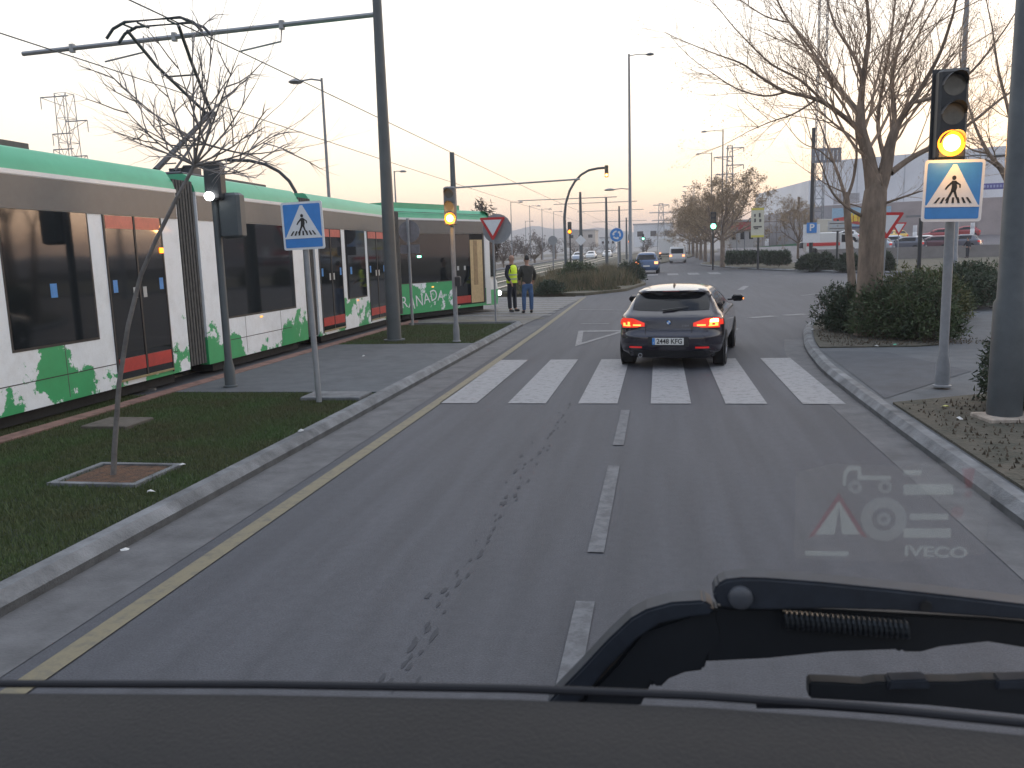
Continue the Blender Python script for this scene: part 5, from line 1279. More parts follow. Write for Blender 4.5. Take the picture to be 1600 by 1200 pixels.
def person(label, base, rz, H, arms, top_m, leg_m, skin_m, hair_m, vest=None, stance=.11, bald=False, coat_len=.0, face_turn=0):
    k = H/1.78
    t = thing('person', label, 'person', base, None, rz, local=True)
    S_ = lambda L: [(a*k, b*k, c*k) for a, b, c in L]
    # joints: pelvis, spine, chest, neck, head; hips, knees, ankles; arms given as elbow / wrist points for L and R
    V = [(0, 0, .95), (0, 0, 1.12), (0, .0, 1.32), (0, .0, 1.47), (0, .01, 1.55), (0, .015, 1.62), (0, .01, 1.70), (0, 0, 1.755)]
    rd = [(.15, .105), (.135, .10), (.155, .11), (.07, .065), (.055, .06), (.072, .09), (.078, .095), (.05, .06)]
    E_ = [(i, i+1) for i in range(7)]
    for sg in (-1, 1):
        b = len(V); V += [(sg*.09, 0, .90), (sg*(stance+.0), -.01, .50), (sg*stance, .01, .10), (sg*(stance+.015), .10, .045)]
        rd += [.085, .058, .042, .035]; E_ += [(0, b), (b, b+1), (b+1, b+2), (b+2, b+3)]
    hands = []
    for sg, (el, wr) in zip((-1, 1), arms):
        b = len(V); V += [(sg*.17, 0, 1.43), el, wr]; rd += [.055, .042, .030]; E_ += [(2, b), (b, b+1), (b+1, b+2)]
        d = (Vector(wr)-Vector(el)).normalized(); sd = d.cross(Vector((0, 0, 1))) if abs(d.z) < .9 else Vector((0, 1, 0)); sd.normalize()
        palm = Vector(wr)+d*.06; b2 = len(V); V.append(tuple(palm)); rd.append((.035, .018)); E_.append((b+2, b2))
        for f, (off, ln) in enumerate(((-.03, .065), (-.01, .075), (.01, .07), (.03, .055))):
            r0 = len(V); curl = d.cross(sd)*.015; V += [tuple(palm+d*.035+sd*off), tuple(palm+d*(.035+ln*.6)+sd*off*1.1+curl), tuple(palm+d*(.035+ln)+sd*off*1.1+curl*2.4)]
            rd += [.009, .0085, .007]; E_ += [(b2, r0), (r0, r0+1), (r0+1, r0+2)]
        r0 = len(V); V += [tuple(palm+sd*-.038), tuple(palm+sd*-.055+d*.035)]; rd += [.011, .009]; E_ += [(b2, r0), (r0, r0+1)]
    body = skin('body', S_(V), E_, [tuple(x*k for x in r_) if hasattr(r_, '__len__') else r_*k for r_ in rd], skin_m, t)
    # clothes grown a little outside the body
    V = [(0, 0, .90+.0-coat_len), (0, 0, 1.08), (0, 0, 1.30), (0, 0, 1.42), (0, 0, 1.49)]; rd = [(.175, .13), (.165, .125), (.185, .135), (.13, .10), (.075, .075)]; E_ = [(0, 1), (1, 2), (2, 3), (3, 4)]
    for sg, (el, wr) in zip((-1, 1), arms):
        b = len(V); V += [(sg*.175, 0, 1.41), el, tuple(Vector(wr)*.97+Vector(el)*.03)]; rd += [.078, .062, .048]; E_ += [(3 if False else 2, b), (b, b+1), (b+1, b+2)]
    skin('jacket', S_(V), E_, [tuple(x*k for x in r_) if hasattr(r_, '__len__') else r_*k for r_ in rd], top_m, t, 0)
    V = [(0, 0, .97), (0, 0, .88)]; rd = [(.155, .115), (.15, .12)]; E_ = [(0, 1)]
    for sg in (-1, 1):
        b = len(V); V += [(sg*.095, 0, .80), (sg*stance, -.01, .50), (sg*stance, .005, .08)]; rd += [.092, .074, .062]; E_ += [(1, b), (b, b+1), (b+1, b+2)]
    skin('trousers', S_(V), E_, [tuple(x*k for x in r_) if hasattr(r_, '__len__') else r_*k for r_ in rd], leg_m, t)
    for sg in (-1, 1):
        skin('shoe', S_([(sg*stance, -.02, .05), (sg*(stance+.01), .08, .045), (sg*(stance+.02), .17, .035)]), [(0, 1), (1, 2)], [.052*k, .048*k, .036*k], M_SK, t, 0, 1)
    # face and hair
    f = MB(); f.tube(S_([(0, .095, 1.66), (0, .122, 1.625), (0, .10, 1.61)]), [.010, .016, .012], 6); f.build('nose', skin_m, t, True)
    f = MB()
    for sg in (-1, 1): f.tube(S_([(sg*.077, 0, 1.60), (sg*.085, -.005, 1.64), (sg*.077, -.01, 1.665)]), [.010, .016, .012], 6)
    f.build('ears', skin_m, t, True)
    f = MB()
    for sg in (-1, 1): f.tube(S_([(sg*.032, .098, 1.652), (sg*.032, .106, 1.652)]), [.012, .010], 8)
    f.build('eyes', M_SK, t); MB().tube(S_([(-.025, .103, 1.585), (0, .108, 1.583), (.025, .103, 1.585)]), .006, 5).build('mouth', mat('lips', (.30, .12, .10), .6, var=0), t)
    if not bald: skin('hair', S_([(0, -.03, 1.62), (0, -.022, 1.70), (0, .0, 1.755), (0, .04, 1.765)]), [(0, 1), (1, 2), (2, 3)], [(.076*k, .076*k), (.084*k, .088*k), (.062*k, .07*k), (.04*k, .03*k)], hair_m, t, 0)
    else: skin('hair', S_([(0, -.055, 1.60), (0, -.06, 1.66)]), [(0, 1)], [(.06*k, .035*k), (.065*k, .04*k)], hair_m, t, 0)
    if vest:
        vb = MB(); prof = [(.90, .195, .15), (1.05, .185, .145), (1.20, .19, .148), (1.34, .20, .150), (1.42, .17, .13), (1.455, .12, .10)]; n = 20; vs = []; fs = []
        for z, a, b in prof:
            for q in range(n): tt = 2*math.pi*q/n; vs.append((a*k*math.copysign(abs(math.cos(tt))**.8, math.cos(tt)), b*k*math.sin(tt), z*k))
        for i in range(len(prof)-1):
            for q in range(n): fs.append((i*n+q, i*n+(q+1) % n, (i+1)*n+(q+1) % n, (i+1)*n+q))
        vo = vb.add(vs, fs).build('vest', vest, t, True)
        for z0 in (1.00, 1.13):
            vs = []; 
            for z in (z0, z0+.045):
                for q in range(n): tt = 2*math.pi*q/n; vs.append((.199*k*math.copysign(abs(math.cos(tt))**.8, math.cos(tt)), .155*k*math.sin(tt), z*k))
            MB().add(vs, [(q, (q+1) % n, n+(q+1) % n, n+q) for q in range(n)]).build('reflective_band', mat('reflective_grey', (.42, .46, .30), .4, var=0), vo, True)
    return t
SKIN = mat('skin', (.42, .24, .17), .6, var=.05); HAIRG = mat('grey_hair', (.10, .09, .085), .8); HAIRD = mat('dark_hair', (.02, .017, .015), .8)
M_NAVY = mat('dark_navy_cloth', (.018, .02, .03), .9, var=.15); M_OLIVE = mat('dark_olive_jacket', (.050, .048, .040), .9, var=.15); M_JEAN = mat('blue_jeans', (.055, .11, .22), .9, var=.15)
HV = mat('hi_vis_yellow', (.72, .95, .03), .6, var=.04, emit=.0)
g1 = G(801, 487, .02); g2 = G(825, 489, .02)
person('person in a yellow hi-vis vest and dark trousers by the tram nose', (g1.x, g1.y, .02), R(-118), 1.97, [((-.27, .05, 1.18), (-.36, .22, 1.06)), ((.25, -.02, 1.16), (.22, .12, .95))], M_NAVY, M_NAVY, SKIN, HAIRG, vest=HV, bald=True, stance=.13)
person('person in a dark olive jacket and blue jeans seen from behind at the tram nose', (g2.x, g2.y, .02), R(25), 1.92, [((-.25, .03, 1.17), (-.20, .16, 1.02)), ((.27, .02, 1.16), (.25, .16, 1.0))], M_OLIVE, M_JEAN, SKIN, HAIRD, stance=.12, coat_len=.06)

# ------------------------------------------------------------------ RETAIL LOT: wall, parked cars, buildings
WY = 86
def wpt(px, Y, z): c = col(px, Y); return (c.x, Y, z)
a, b = col(1278, WY), col(1640, WY)
wl = MB(); wl.add([(a.x, WY, gz(WY)), (b.x+20, WY, gz(WY)), (b.x+20, WY+.3, gz(WY)), (a.x, WY+.3, gz(WY)), (a.x, WY, 1.55), (b.x+20, WY, 1.55), (b.x+20, WY+.3, 1.55), (a.x, WY+.3, 1.55)], [(3, 2, 1, 0), (4, 5, 6, 7), (0, 1, 5, 4), (1, 2, 6, 5), (2, 3, 7, 6), (3, 0, 4, 7)])
tag(wl.build('low_wall', mat('low_wall_render', (.22, .205, .195), .9, var=.1, scale=.8)), 'long low pinkish-grey wall in front of the parked cars', 'wall')
lot = MB(); lot.add([(a.x, WY+.25, 1.0), (b.x+25, WY+.25, 1.0), (b.x+60, 132, 3.2), (a.x+5, 132, 3.2), (a.x, WY+.25, 0), (a.x+5, 132, 0)], [(0, 1, 2, 3), (0, 3, 5, 4)])
tag(lot.build('parking_lot', mat('lot_asphalt', (.125, .115, .12), .85, var=.1, scale=.4)), kind='structure')
def lotz(Y): return 1.0+(Y-WY)*.048
slope = MB(); c0, c1, c2, c3 = G(1130, 410, .15), G(1285, 410, .15), col(1300, 118), col(1120, 118)
slope.add([tuple(c0), tuple(c1), (c2.x, c2.y, 2.0), (c3.x, c3.y, 1.9)], [(0, 1, 2, 3)])
tag(slope.build('forecourt', mat('forecourt_paving', (.19, .175, .172), .85, var=.1, scale=.5)), kind='structure')
def parked(lab, px, Y, rz, paint, kind='hatch', tail=M_FOG):
    c = col(px, Y); return far_car('parked_car', lab, 'car', (c.x, Y, lotz(Y)), R(rz), paint, kind, lights=tail, group='parked cars in the retail lot')
parked('white parked hatchback right of the box van', 1338, 88, 58, P_WHITE)
parked('dark parked car right behind the thick trunk', 1310, 96, 80, P_BLK)
parked('silver blue parked car right of the thick trunk', 1397, 88, 62, P_SILVER)
parked('dark grey parked car in the front row, left of the crossing sign pole', 1447, 88, 60, P_GREY)
parked('pale parked car between the silver and the grey one', 1420, 92, 66, P_SILVER)
parked('dark red parked car at the right end of the front row', 1492, 88, 62, P_DRED)
parked('white parked car in the back row near the store wall', 1345, 112, 70, P_WHITE)
parked('yellow taxi parked in the back row', 1409, 108, 12, P_YEL)
parked('black parked car next to the yellow taxi', 1390, 110, 30, P_BLK)
parked('bright red parked car by the store wall', 1492, 108, 78, P_RED)
parked('red parked car furthest right by the store wall', 1530, 114, 80, P_RED)
parked('white parked car right of the dark grey one in the front row', 1468, 90, 64, P_WHITE)
parked('blue grey parked car at the far right, before the walking person', 1534, 89, 60, P_GREY)
parked('white parked car half hidden by the slender tree trunk', 1322, 92, 60, P_WHITE)
# white box van with a red stripe, beside the pale kiosk
c = col(1296, 87); z = lotz(87)
t = thing('box_van', 'white van with a red stripe parked beside the pale kiosk', 'van', (c.x, 87, z))
MB().box((c.x-.6, 88, z+1.2), (3.1, 2.0, 1.9), 0, .08).build('cargo_body', P_WHITE, t)
MB().add([(c.x+.95, 87, z+.3), (c.x+2.9, 87, z+.3), (c.x+2.9, 87, z+1.0), (c.x+2.2, 87, z+1.15), (c.x+1.6, 87, z+2.0), (c.x+.95, 87, z+2.05), (c.x+.95, 89, z+.3), (c.x+2.9, 89, z+.3), (c.x+2.9, 89, z+1.0), (c.x+2.2, 89, z+1.15), (c.x+1.6, 89, z+2.0), (c.x+.95, 89, z+2.05)], [(0, 1, 2, 3, 4, 5), (11, 10, 9, 8, 7, 6), (1, 7, 8, 2), (2, 8, 9, 3), (3, 9, 10, 4), (4, 10, 11, 5)]).build('cab', P_WHITE, t)
MB().box((c.x-.6, 86.97, z+1.0), (3.1, .04, .32)).build('red_stripe', M_SR, t)
MB().add([(c.x+1.1, 86.98, z+1.15), (c.x+2.05, 86.98, z+1.15), (c.x+1.55, 86.98, z+1.85), (c.x+1.1, 86.98, z+1.9)], [(0, 1, 2, 3)]).build('side_window', M_GLASSD, t)
for xx in (-1.4, 2.1): MB().lathe([(.15, -.1), (.33, -.1), (.33, .1), (.15, .1)], (c.x+xx, 87.1, z+.33), 'y', 16).build('wheel', TYRE, t)
P = lambda x, y: at(x, y, 89.6)
a, b = P(1276, 343), P(1298, 392)
t = tag(MB().box(((a.x+b.x)/2, 89.6, (a.z+b.z)/2), (abs(b.x-a.x), .5, a.z-b.z), 0, .03).build('kiosk_wall', mat('cream_wall', (.50, .47, .40), .8, var=.05)), 'pale cream panel standing right of the parking sign', 'panel')
c = col(1512, 83.5); person('person in dark clothes walking past the low wall at the far right', (c.x, 83.5, gz(83.5)+.14), R(28), 1.9, [((-.24, .08, 1.17), (-.2, .26, 1.05)), ((.24, -.06, 1.16), (.22, -.04, .92))], M_NAVY, M_NAVY, SKIN, HAIRD, stance=.09)
def block(mb, p, q, z0, z1, depth):
    """wall slab running from p to q (xy), thickened away from the camera"""
    p, q = Vector((p[0], p[1], 0)), Vector((q[0], q[1], 0)); d = (q-p).normalized(); n = Vector((-d.y, d.x, 0))
    if n.y < 0: n = -n
    z1b = z1 if not hasattr(z1, '__len__') else z1[1]; z1a = z1 if not hasattr(z1, '__len__') else z1[0]
    v = [p, q, q+n*depth, p+n*depth]; mb.add([(a.x, a.y, z0) for a in v]+[(v[0].x, v[0].y, z1a), (v[1].x, v[1].y, z1b), (v[2].x, v[2].y, z1b), (v[3].x, v[3].y, z1a)], [(3, 2, 1, 0), (4, 5, 6, 7), (0, 1, 5, 4), (1, 2, 6, 5), (2, 3, 7, 6), (3, 0, 4, 7)]); return mb
# grey factory, left of the radio mast
fa, fb = at(1180, 360, 165), at(1262, 360, 128)
t = thing('factory', 'pale factory with grey lower wall and green foot stripe left of the radio mast', 'building', (fa.x, fa.y, 1.2))
block(MB(), fa, fb, at(1180, 343, 165).z, (at(1180, 304, 165).z, at(1262, 282, 128).z), 30).build('upper_wall', M_WALLW, t)
fa2, fb2 = at(1170, 360, 163), at(1266, 360, 124.5)
block(MB(), fa2, fb2, 1.0, (at(1170, 341, 163).z, at(1262, 324, 125).z), 3).build('lower_wall', M_WALLG, t)
block(MB(), (fa2.x, fa2.y-.3), (fb2.x, fb2.y-.3), 1.4, (1.9, 2.4), .25).build('green_foot_stripe', mat('green_stripe', (.05, .22, .10), .7), t)
for f in (.08, .18, .28, .40, .52, .65, .79, .93):
    p = fa2.lerp(fb2, f); MB().box((p.x, p.y-.12, 4.3), (.09, .1, 5.4)).build('wall_joint', mat('joint_grey', (.24, .23, .23), .9), t)
for px, Y in ((1224, 146), (1250, 133.3)):
    a = at(px, 318, Y); wv = MB().box((a.x, a.y-.4, a.z), (.85, .3, 1.9)).build('window', M_GLASSD, t)
    MB().box((a.x, a.y-.58, a.z-1.0), (1.05, .1, .08)).build('sill', M_WALLG, wv)
# store building across the lot
sa, sb = at(1284, 360, 128), at(1760, 360, 118)
zl = lotz(126)
t = thing('store_building', 'large retail store with white upper cladding and grey lower wall behind the parked cars', 'building', (sa.x, sa.y, zl))
block(MB(), sa, sb, at(1400, 318, 125).z, (at(1290, 252, 128).z, at(1700, 214, 118).z), 40).build('upper_cladding', M_WALLW, t)
lowm = block(MB(), (sa.x-.6, sa.y-1.5), (sb.x, sb.y-1.5), zl-1.5, at(1400, 316.5, 125).z, 3).build('lower_wall', mat('store_grey', (.38, .325, .31), .8, var=.08, scale=.4), t)
zm = at(1400, 318, 125).z
for i in range(12):
    p = sa.lerp(sb, (i+.5)/12); zt = at(1290, 252, 128).z+(at(1700, 214, 118).z-at(1290, 252, 128).z)*(i+.5)/12
    MB().box((p.x, p.y-.04, (zm+zt)/2), (.09, .06, zt-zm-.1)).build('cladding_joint', mat('cladding_joint_grey', (.50, .51, .53), .7, var=0), t)
for i in range(7): p = sa.lerp(sb, (i+.7)/7); MB().box((p.x, p.y-1.56, zl+1.4), (.12, .06, 5.4)).build('wall_joint', MATS['joint_grey'], t)
lv = MB()
for i in range(8):
    z = at(1320, 303+i*2, 126).z; p, q = sa.lerp(sb, .04), sa.lerp(sb, .135); lv.add([(p.x, p.y-.08, z), (q.x, q.y-.08, z), (q.x, q.y-.08, z+.1), (p.x, p.y-.08, z+.1)], [(0, 1, 2, 3)])
lv.build('louvre', M_WALLG, t)
P = lambda x, y, Y=120: at(x, y, Y)
bn = thing('shop_banner', 'long pale blue shop banner with red and yellow bands on the store wall', 'banner', tuple(P(1330, 355)))
a, b = P(1303, 325), P(1394, 355)
MB().box(((a.x+b.x)/2, 121, (a.z+b.z)/2), (b.x-a.x, .3, a.z-b.z)).build('panel', mat('banner_blue', (.30, .46, .58), .6, var=.08), bn)
MB().prism([(0, 0), (4.4, .5), (4.4, -1.15), (1.4, -.55), (0, -.3)], (P(1304, 341).x, 120.8, P(1304, 341).z), UX, UZ, .05).build('red_band', mat('banner_red', (.55, .06, .04), .6), bn)
mb_ = MB(); x0 = P(1328, 341).x; z0 = P(1328, 340).z
for i, (w_, h_) in enumerate(((.55, 1.2), (.5, .9), (.55, .95), (.5, 1.3), (.6, .95), (.5, 1.1))):
    mb_.box((x0+.25+i*.62, 120.7, z0-.05*i), (w_, .05, h_), 0, .2)
mb_.build('yellow_shapes', mat('banner_yellow', (.80, .55, .03), .6), bn)
MB().box(((a.x+b.x)/2, 120.8, b.z+.15), (b.x-a.x, .06, .28)).build('lower_edge', mat('banner_dark', (.05, .06, .12), .6), bn)
sg_ = thing('fascia_sign', 'small violet-blue sign high on the store wall at the right', 'sign', tuple(P(1553, 291, 118)))
q = P(1553, 291, 118); MB().box((q.x, 118.0, q.z), (2.9, .2, .75)).build('sign_box', mat('violet_sign', (.10, .10, .33), .5, var=.1), sg_)
mb_ = MB()
for i in range(7): mb_.box((q.x-1.15+i*.38, 117.86, q.z), (.22, .04, .32), 0, .02)
mb_.build('sign_letters', mat('pale_letters', (.35, .38, .6), .5), sg_)
# warehouse front with red fascia behind the tree row, far buildings
def simple_building(label, x0, x1, ytop, ybot, Y, m, depth=15, extra=None):
    a, b = at(x0, ytop, Y), at(x1, ybot, Y); t = thing('far_building', label, 'building', (a.x, Y, b.z-1.5))
    MB().box(((a.x+b.x)/2, Y+depth/2, (a.z+b.z-2)/2), (b.x-a.x, depth, a.z-b.z+2)).build('walls', m, t)
    MB().box(((a.x+b.x)/2, Y+depth/2, a.z+.15), (b.x-a.x+.6, depth+.6, .3)).build('roof', mat('pale_roof', (.40, .40, .42), .7), t)
    n = max(3, int((b.x-a.x)/4))
    for i in range(n): MB().box((a.x+(b.x-a.x)*(i+.5)/n, Y-.03, b.z+(a.z-b.z)*.45), ((b.x-a.x)/n*.45, .08, (a.z-b.z)*.3)).build('window', M_GLASSD, t)
    if extra: mb = MB().box(((a.x+b.x)/2, Y-.15, a.z-.7), (b.x-a.x, .25, 1.2)); mb.build('fascia', extra, t)
    return t
simple_building('low shop front with a red fascia behind the tree row', 1140, 1180, 347, 385, 132, mat('shop_wall', (.42, .40, .38), .7), 20, P_RED)
simple_building('long white shed at the end of the road', 990, 1052, 351, 376, 330, M_WALLW, 40)
simple_building('small pale house beyond the scrub left of the roundabout sign', 885, 930, 361, 376, 280, mat('pale_house', (.5, .45, .40), .8), 14)
simple_building('white low house right of the small pale one, beyond the tracks', 938, 962, 372, 384, 260, M_WALLW, 12)
# scrub trees beyond the tracks
def scrub(label, px, ytop, Y, wpx, seed):
    c = col(px, Y, -.1); h = at(px, ytop, Y).z-c.z; rx = wpx*Y/F/2
    rng = random.Random(seed); t = thing('scrub_tree', label, 'tree', tuple(c), 'bare scrub beyond the tracks')
    tr = MB(); cr = MB(); tr.tube([tuple(c), (c.x, c.y, c.z+h*.5)], [.2, .1], 6)
    lob = [(rng.uniform(-.6, .6), rng.uniform(-.6, .6), rng.uniform(.35, .95)) for _ in range(12)]
    for i in range(650):
        lb = rng.choice(lob); v = rvec(rng)*(rng.random()**.5); p = Vector((c.x+(lb[0]+v.x*.35)*rx, c.y+(lb[1]+v.y*.35)*rx, c.z+h*(lb[2]*.85+v.z*.18)))
        d = rvec(rng)*h*.06; s = rvec(rng)*.05*h*.35; cr.add([p-d, p+s, p+d], [(0, 1, 2)])
        if i % 30 == 0: tr.tube([(c.x, c.y, c.z+h*.25), p], [.08, .02], 3, False)
    tr.build('trunk', M_BARK, t); cr.build('crown', mat('scrub_crown', (.14, .10, .085), .9, var=.4, scale=.5, c2=(.07, .06, .045)), t)
nm = ['just right of the tram nose', 'second from the tram nose', 'third from the tram nose', 'left of the curved mast', 'behind the curved mast', 'between the curved mast and the roundabout sign', 'left of the roundabout sign', 'low one in front near the tram nose', 'low one beside the side road']
for i, (px, yt, Y, wd) in enumerate(((800, 366, 130, 46), (820, 358, 150, 44), (846, 364, 160, 40), (868, 368, 170, 40), (898, 374, 190, 40), (925, 376, 200, 40), (955, 377, 210, 40), (785, 376, 100, 40), (835, 380, 120, 50))):
    scrub('bare brown scrub tree '+nm[i], px, yt, Y, wd, 70+i)
for i, (px, yt, Y, wd, lab) in enumerate(((1010, 366, 190, 26, 'dark bush-like tree in the road axis, left of the white van'), (760, 330, 60, 60, 'brown leafy tree standing behind the tram nose'))):
    scrub(lab, px, yt if i == 0 else 300, Y, wd, 90+i)
# parked cars glinting beyond the tracks
for i, (px, Y, pt, lab) in enumerate(((925, 150, P_WHITE, 'white car on the side road beyond the tracks'), (905, 135, P_SILVER, 'silver car on the side road beyond the tracks'), (950, 165, P_WHITE, 'furthest white car on the side road beyond the tracks'))):
    c = col(px, Y, .02); far_car('distant_car', lab, 'car', tuple(c), R(180), pt, lights=mat('far_headlamp', (1, 1, .9), .3, var=0, emit=2.5))
# guard rail / low wall beyond the tracks
tag(block(MB(), (-18.6, 55), (-18.6, 230), .2, .9, .3).build('guard_wall', mat('guard_concrete', (.3, .28, .26), .8, var=.1)), 'long low pale wall beyond the tram tracks', 'wall')
# signpost small diamond near tracks
c = col(908, 66); t = thing('diamond_sign', 'small pale diamond sign on the near catenary pole by the tracks', 'road sign', (c.x, c.y-.25, 2.9)); plate(t, 'plate', [(-.42, 0), (0, -.42), (.42, 0), (0, .42)], (c.x, c.y-.25, 2.9), M_SW, .02)
c2_ = col(864, 62); t = thing('bare_post', 'faint pale post with a small round board beside the tracks', 'post', tuple(c2_)); post(t, tuple(c2_), 3.0, .05, M_POLEL); plate(t, 'round_board', [(.35*math.cos(R(a)), .35*math.sin(R(a))) for a in range(0, 360, 20)], (c2_.x, c2_.y-.08, 2.9), M_SGREY, .02)
# made-up building, unseen at right: added for tram glass reflections and slight darkening
t = thing('added_unseen_block', 'added grey building, unseen at the right, there for reflections in the tram glass', 'building', (30, 5, 0))
MB().box((36, 2, 3.2), (12, 60, 6.6)).build('walls', M_WALLG, t)
MB().box((29.9, 2, 2.0), (.2, 40, 1.2)).build('window_band', M_GLASSD, t)
MB().box((36, 2, 6.7), (12.6, 60.6, .3)).build('roof', mat('dark_roof', (.12, .12, .12), .8), t)
# hills
def hill(x0, x1, Y, prof, m):
    n = 60; mb = MB(); v = []
    for i in range(n+1):
        t = i/n; x = x0+(x1-x0)*t; h = float(np.interp(t, [p[0] for p in prof], [p[1] for p in prof]))+2.5*math.sin(t*37)+1.3*math.sin(t*91)
        v += [(x, Y-300, 0), (x, Y, h), (x, Y+200, h*.8), (x, Y+600, 0)]
    f = []
    for i in range(n):
        for k in range(3): f.append((i*4+k, i*4+4+k, i*4+5+k, i*4+1+k))
    mb.add(v, f); return tag(mb.build('hills', m, None, True), kind='structure')
hill(-750, 150, 1600, [(0, 0), (.2, 14), (.42, 30), (.5, 43), (.58, 52), (.7, 44), (.8, 34), (1, 20)], mat('hill_scrub', (.10, .11, .09), .9, var=.2, scale=.02))
hill(60, 1500, 1700, [(0, 18), (.2, 28), (.5, 24), (1, 28)], MATS['hill_scrub'])
hz = MB().box((100, 1000, 33), (3700, 2900, 70)); ho = hz.build('haze', MATS['hill_scrub']); ho.data.materials.clear()
mh = bpy.data.materials.new('haze_air'); mh.use_nodes = True; mh.node_tree.nodes.remove(mh.node_tree.nodes['Principled BSDF']); pv = mh.node_tree.nodes.new('ShaderNodeVolumePrincipled')
pv.inputs['Color'].default_value = (.95, .93, .96, 1); pv.inputs['Density'].default_value = .0008; mh.node_tree.links.new(pv.outputs[0], mh.node_tree.nodes['Material Output'].inputs['Volume'])
ho.data.materials.append(mh); tag(ho, 'thin dusk haze filling the air', None, kind='stuff')
# ------------------------------------------------------------------ THE CAB WE LOOK OUT OF
cab = thing('truck_cab', 'dark dashboard and windscreen wiper of the vehicle the view is taken from', 'vehicle', (0, .5, 1.2), local=False)
M_DASH = mat('dashboard_plastic', (.012, .0105, .0098), .75, var=.12, scale=9, bump=.25, bscale=300)
M_SEAL = mat('rubber_seal', (.004, .005, .009), .7, var=0)
edge = [at(x, y, .62+.0*x) for x, y in ((-250, 1073), (0, 1077), (400, 1079), (800, 1086), (1100, 1098), (1350, 1116), (1600, 1141), (1750, 1157))]
# dashboard: rounded front edge rolling down towards the driver
v = []; f = []; prof = [(0, 0), (-.006, .0), (-.05, -.004), (-.11, -.016), (-.15, -.034), (-.19, -.070), (-.22, -.13), (-.22, -.35)]
for e in edge:
    for dy, dz in [(.03, -.14), (.012, -.02)]+prof: v.append((e.x, e.y+dy, e.z-.004+dz))
n = len(prof)+2
for i in range(len(edge)-1):
    for k in range(n-1): f.append((i*n+k, i*n+n+k, i*n+n+k+1, i*n+k+1))
q = MB(); q.v = v; q.f = f; q.mi = [0]*len(f); q.build('dashboard', M_DASH, cab, True)
MB().tube([e+Vector((0, .012, -.001)) for e in edge], .0036, 8).build('windscreen_seal', M_SEAL, cab, True)
# lower body panel of the vehicle, outside
WP = .92
def wpoly(pts, Y=WP): return [at(x, y, Y) for x, y in pts]
M_WIP = mat('wiper_arm_black', (.018, .023, .032), .6, var=.15, scale=40)
M_WIPD = mat('wiper_underside', (.010, .012, .015), .6, var=.1)
def wprism(name, pts, m, par, Y=WP, depth=.03, bev=.003):
    P3 = wpoly(pts, Y); bm = bmesh.new(); og = ORG.get(par.name, (0, 0, 0))
    vs = [bm.verts.new(p-Vector(og)) for p in P3]; fc = bm.faces.new(vs); r_ = bmesh.ops.extrude_face_region(bm, geom=[fc])
    for g_ in r_['geom']:
        if isinstance(g_, bmesh.types.BMVert): g_.co.y += depth
    bmesh.ops.recalc_face_normals(bm, faces=bm.faces[:])
    if bev: bmesh.ops.bevel(bm, geom=[e for e in bm.edges if len(e.link_faces) == 2 and e.calc_face_angle() > .6], offset=bev, segments=2, affect='EDGES')
    me = bpy.data.meshes.new(name); bm.to_mesh(me); bm.free(); me.materials.append(m); o = bpy.data.objects.new(name, me); COL.objects.link(o); o.parent = par; ORG[o.name] = og; return o
wa = wprism('wiper_arm', [(1113, 930), (1120, 914), (1134, 906), (1160, 903), (1200, 904), (1290, 911), (1400, 922), (1500, 933), (1600, 945), (1800, 968), (1800, 994), (1600, 970), (1540, 965), (1400, 955), (1290, 952), (1200, 954), (1150, 953), (1122, 948)], M_WIP, cab, WP-.012, .03)
wprism('elbow', [(852, 1105), (862, 1092), (905, 1048), (950, 1000), (985, 967), (1010, 953), (1050, 942), (1100, 939), (1116, 950), (1112, 962), (1075, 966), (1030, 976), (995, 1000), (950, 1045), (905, 1098), (900, 1105)], M_WIP, wa, WP-.004, .035)
wprism('elbow_underside', [(898, 1106), (960, 1040), (1005, 985), (1080, 960), (1120, 952), (1130, 1000), (1105, 1030), (1100, 1048), (1070, 1052), (1045, 1062), (1030, 1077), (1018, 1068), (1000, 1106)], M_WIPD, wa, WP+.006, .03)
wprism('arm_channel', [(1118, 948), (1300, 953), (1545, 966), (1610, 972), (1800, 985), (1800, 1012), (1600, 1013), (1545, 1004), (1470, 1012), (1440, 1020), (1410, 1020), (1405, 1016), (1300, 1020), (1200, 1030), (1100, 1035)], M_WIPD, wa, WP+.008, .025)
p = at(1157, 933, WP-.012); MB().tube([p+Vector((0, .004, 0)), p+Vector((0, -.004, 0)), p+Vector((0, -.007, 0))], [.014, .013, .008], 20).build('pivot_cap', mat('cap_grey', (.07, .075, .085), .35, var=.1), wa, True)
p = at(1446, 946, WP-.012); MB().tube([p, p+Vector((0, -.003, 0))], .006, 12).build('rivet', M_SK, wa)
sp = MB(); a, b = at(1225, 968, WP), at(1420, 984, WP); pts = []
for i in range(24*12): tt = i/(24*12); th_ = tt*24*6.283; pts.append(a.lerp(b, tt)+Vector((0, math.cos(th_)*.008, math.sin(th_)*.009)))
sp.tube(pts, .0022, 5); sp.build('spring', M_STEEL if False else mat('spring_steel', (.035, .04, .045), .4, metal=.5), wa)
wb = wprism('wiper_blade', [(1264, 1066), (1300, 1067), (1350, 1070), (1370, 1066), (1500, 1066), (1540, 1063), (1800, 1066), (1800, 1126), (1600, 1118), (1450, 1103), (1264, 1092)], M_WIPD, cab, WP-.02, .02, .002)
wprism('blade_rubber', [(1182, 1101), (1264, 1103), (1420, 1114), (1600, 1131), (1800, 1152), (1800, 1158), (1600, 1136), (1420, 1119), (1264, 1108), (1182, 1107)], M_SEAL, wb, WP-.03, .006, 0)
for xx in (1390, 1560): wprism('blade_clip', [(xx, 1064), (xx+60, 1062), (xx+66, 1078), (xx-4, 1079)], M_WIP, wb, WP-.024, .02, .002)
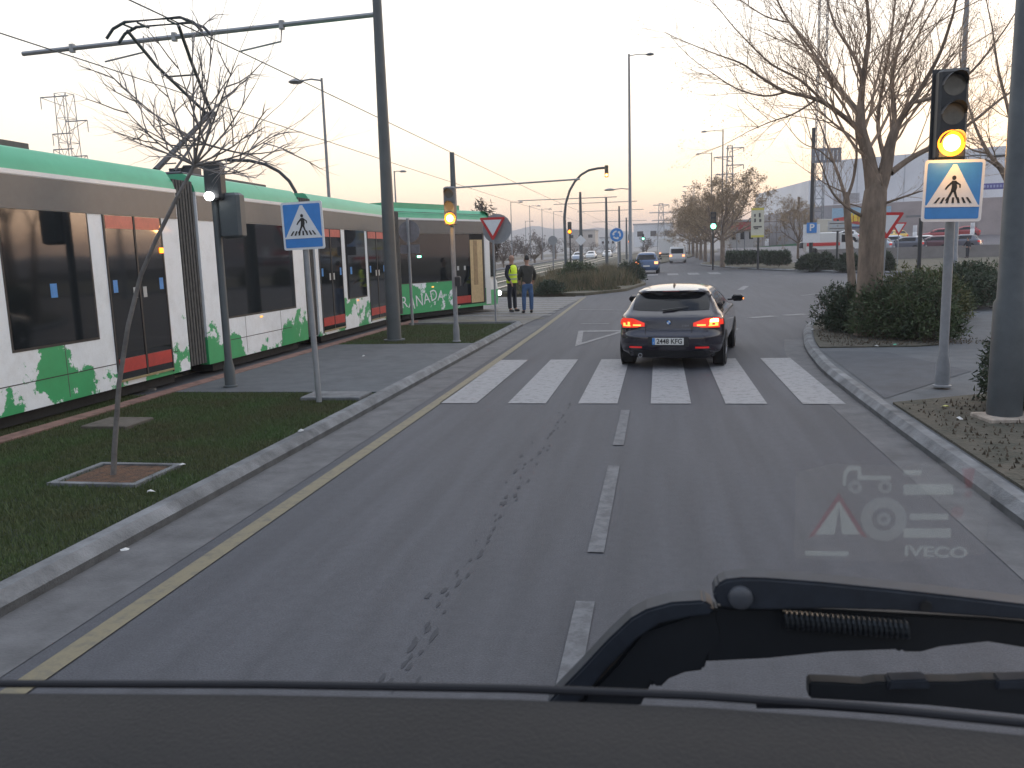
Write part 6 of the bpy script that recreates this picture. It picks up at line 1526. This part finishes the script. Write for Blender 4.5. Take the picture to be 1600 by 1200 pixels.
# dashboard label's reflection in the windscreen, painted as a thin translucent film
M_LAB = mat('reflected_label_film', (.42, .40, .37), .6, var=0, alpha=.085); M_LABW = mat('reflected_label_white', (.78, .84, .76), .6, var=0, alpha=.14); M_LABR = mat('reflected_label_red', (.45, .06, .08), .6, var=0, alpha=.12)
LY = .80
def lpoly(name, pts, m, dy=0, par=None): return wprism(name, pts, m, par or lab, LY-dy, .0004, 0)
lab = wprism('reflected_label', [(1244, 738), (1300, 724), (1400, 728), (1500, 722), (1552, 740), (1540, 865), (1400, 878), (1240, 872)], M_LAB, cab, LY, .0004, 0)
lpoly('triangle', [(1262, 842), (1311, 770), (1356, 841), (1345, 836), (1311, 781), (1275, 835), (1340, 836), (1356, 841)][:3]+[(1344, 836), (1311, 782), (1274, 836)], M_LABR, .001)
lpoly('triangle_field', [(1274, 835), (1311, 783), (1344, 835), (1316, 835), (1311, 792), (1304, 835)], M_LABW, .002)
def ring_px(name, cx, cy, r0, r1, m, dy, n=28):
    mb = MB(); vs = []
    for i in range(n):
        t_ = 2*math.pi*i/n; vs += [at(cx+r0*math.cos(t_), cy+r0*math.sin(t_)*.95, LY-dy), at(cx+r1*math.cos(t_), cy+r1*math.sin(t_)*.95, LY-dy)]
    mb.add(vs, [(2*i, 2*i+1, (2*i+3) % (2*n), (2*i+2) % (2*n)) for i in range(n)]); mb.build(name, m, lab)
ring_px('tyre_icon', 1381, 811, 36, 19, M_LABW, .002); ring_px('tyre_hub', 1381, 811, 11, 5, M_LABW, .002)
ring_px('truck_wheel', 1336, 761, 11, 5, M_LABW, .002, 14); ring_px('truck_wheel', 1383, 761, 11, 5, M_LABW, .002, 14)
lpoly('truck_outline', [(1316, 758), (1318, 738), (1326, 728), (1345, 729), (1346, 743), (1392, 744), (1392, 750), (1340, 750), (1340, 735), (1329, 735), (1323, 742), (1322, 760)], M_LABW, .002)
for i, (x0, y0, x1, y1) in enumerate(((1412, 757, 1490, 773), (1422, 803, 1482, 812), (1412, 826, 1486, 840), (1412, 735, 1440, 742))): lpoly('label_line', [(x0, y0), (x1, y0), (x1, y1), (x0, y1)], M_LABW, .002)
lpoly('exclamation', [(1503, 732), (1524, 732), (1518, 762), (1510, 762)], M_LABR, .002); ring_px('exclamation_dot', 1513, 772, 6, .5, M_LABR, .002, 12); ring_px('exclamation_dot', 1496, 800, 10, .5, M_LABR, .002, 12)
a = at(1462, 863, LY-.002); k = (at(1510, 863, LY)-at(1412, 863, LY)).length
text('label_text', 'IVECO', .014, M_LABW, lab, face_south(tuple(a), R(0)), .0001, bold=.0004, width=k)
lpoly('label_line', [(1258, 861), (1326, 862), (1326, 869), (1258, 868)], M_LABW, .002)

for o in bpy.data.objects:
    if 'label' in o and len(o['label'].split()) > 16: print('LONGLABEL', len(o['label'].split()), o['label'])
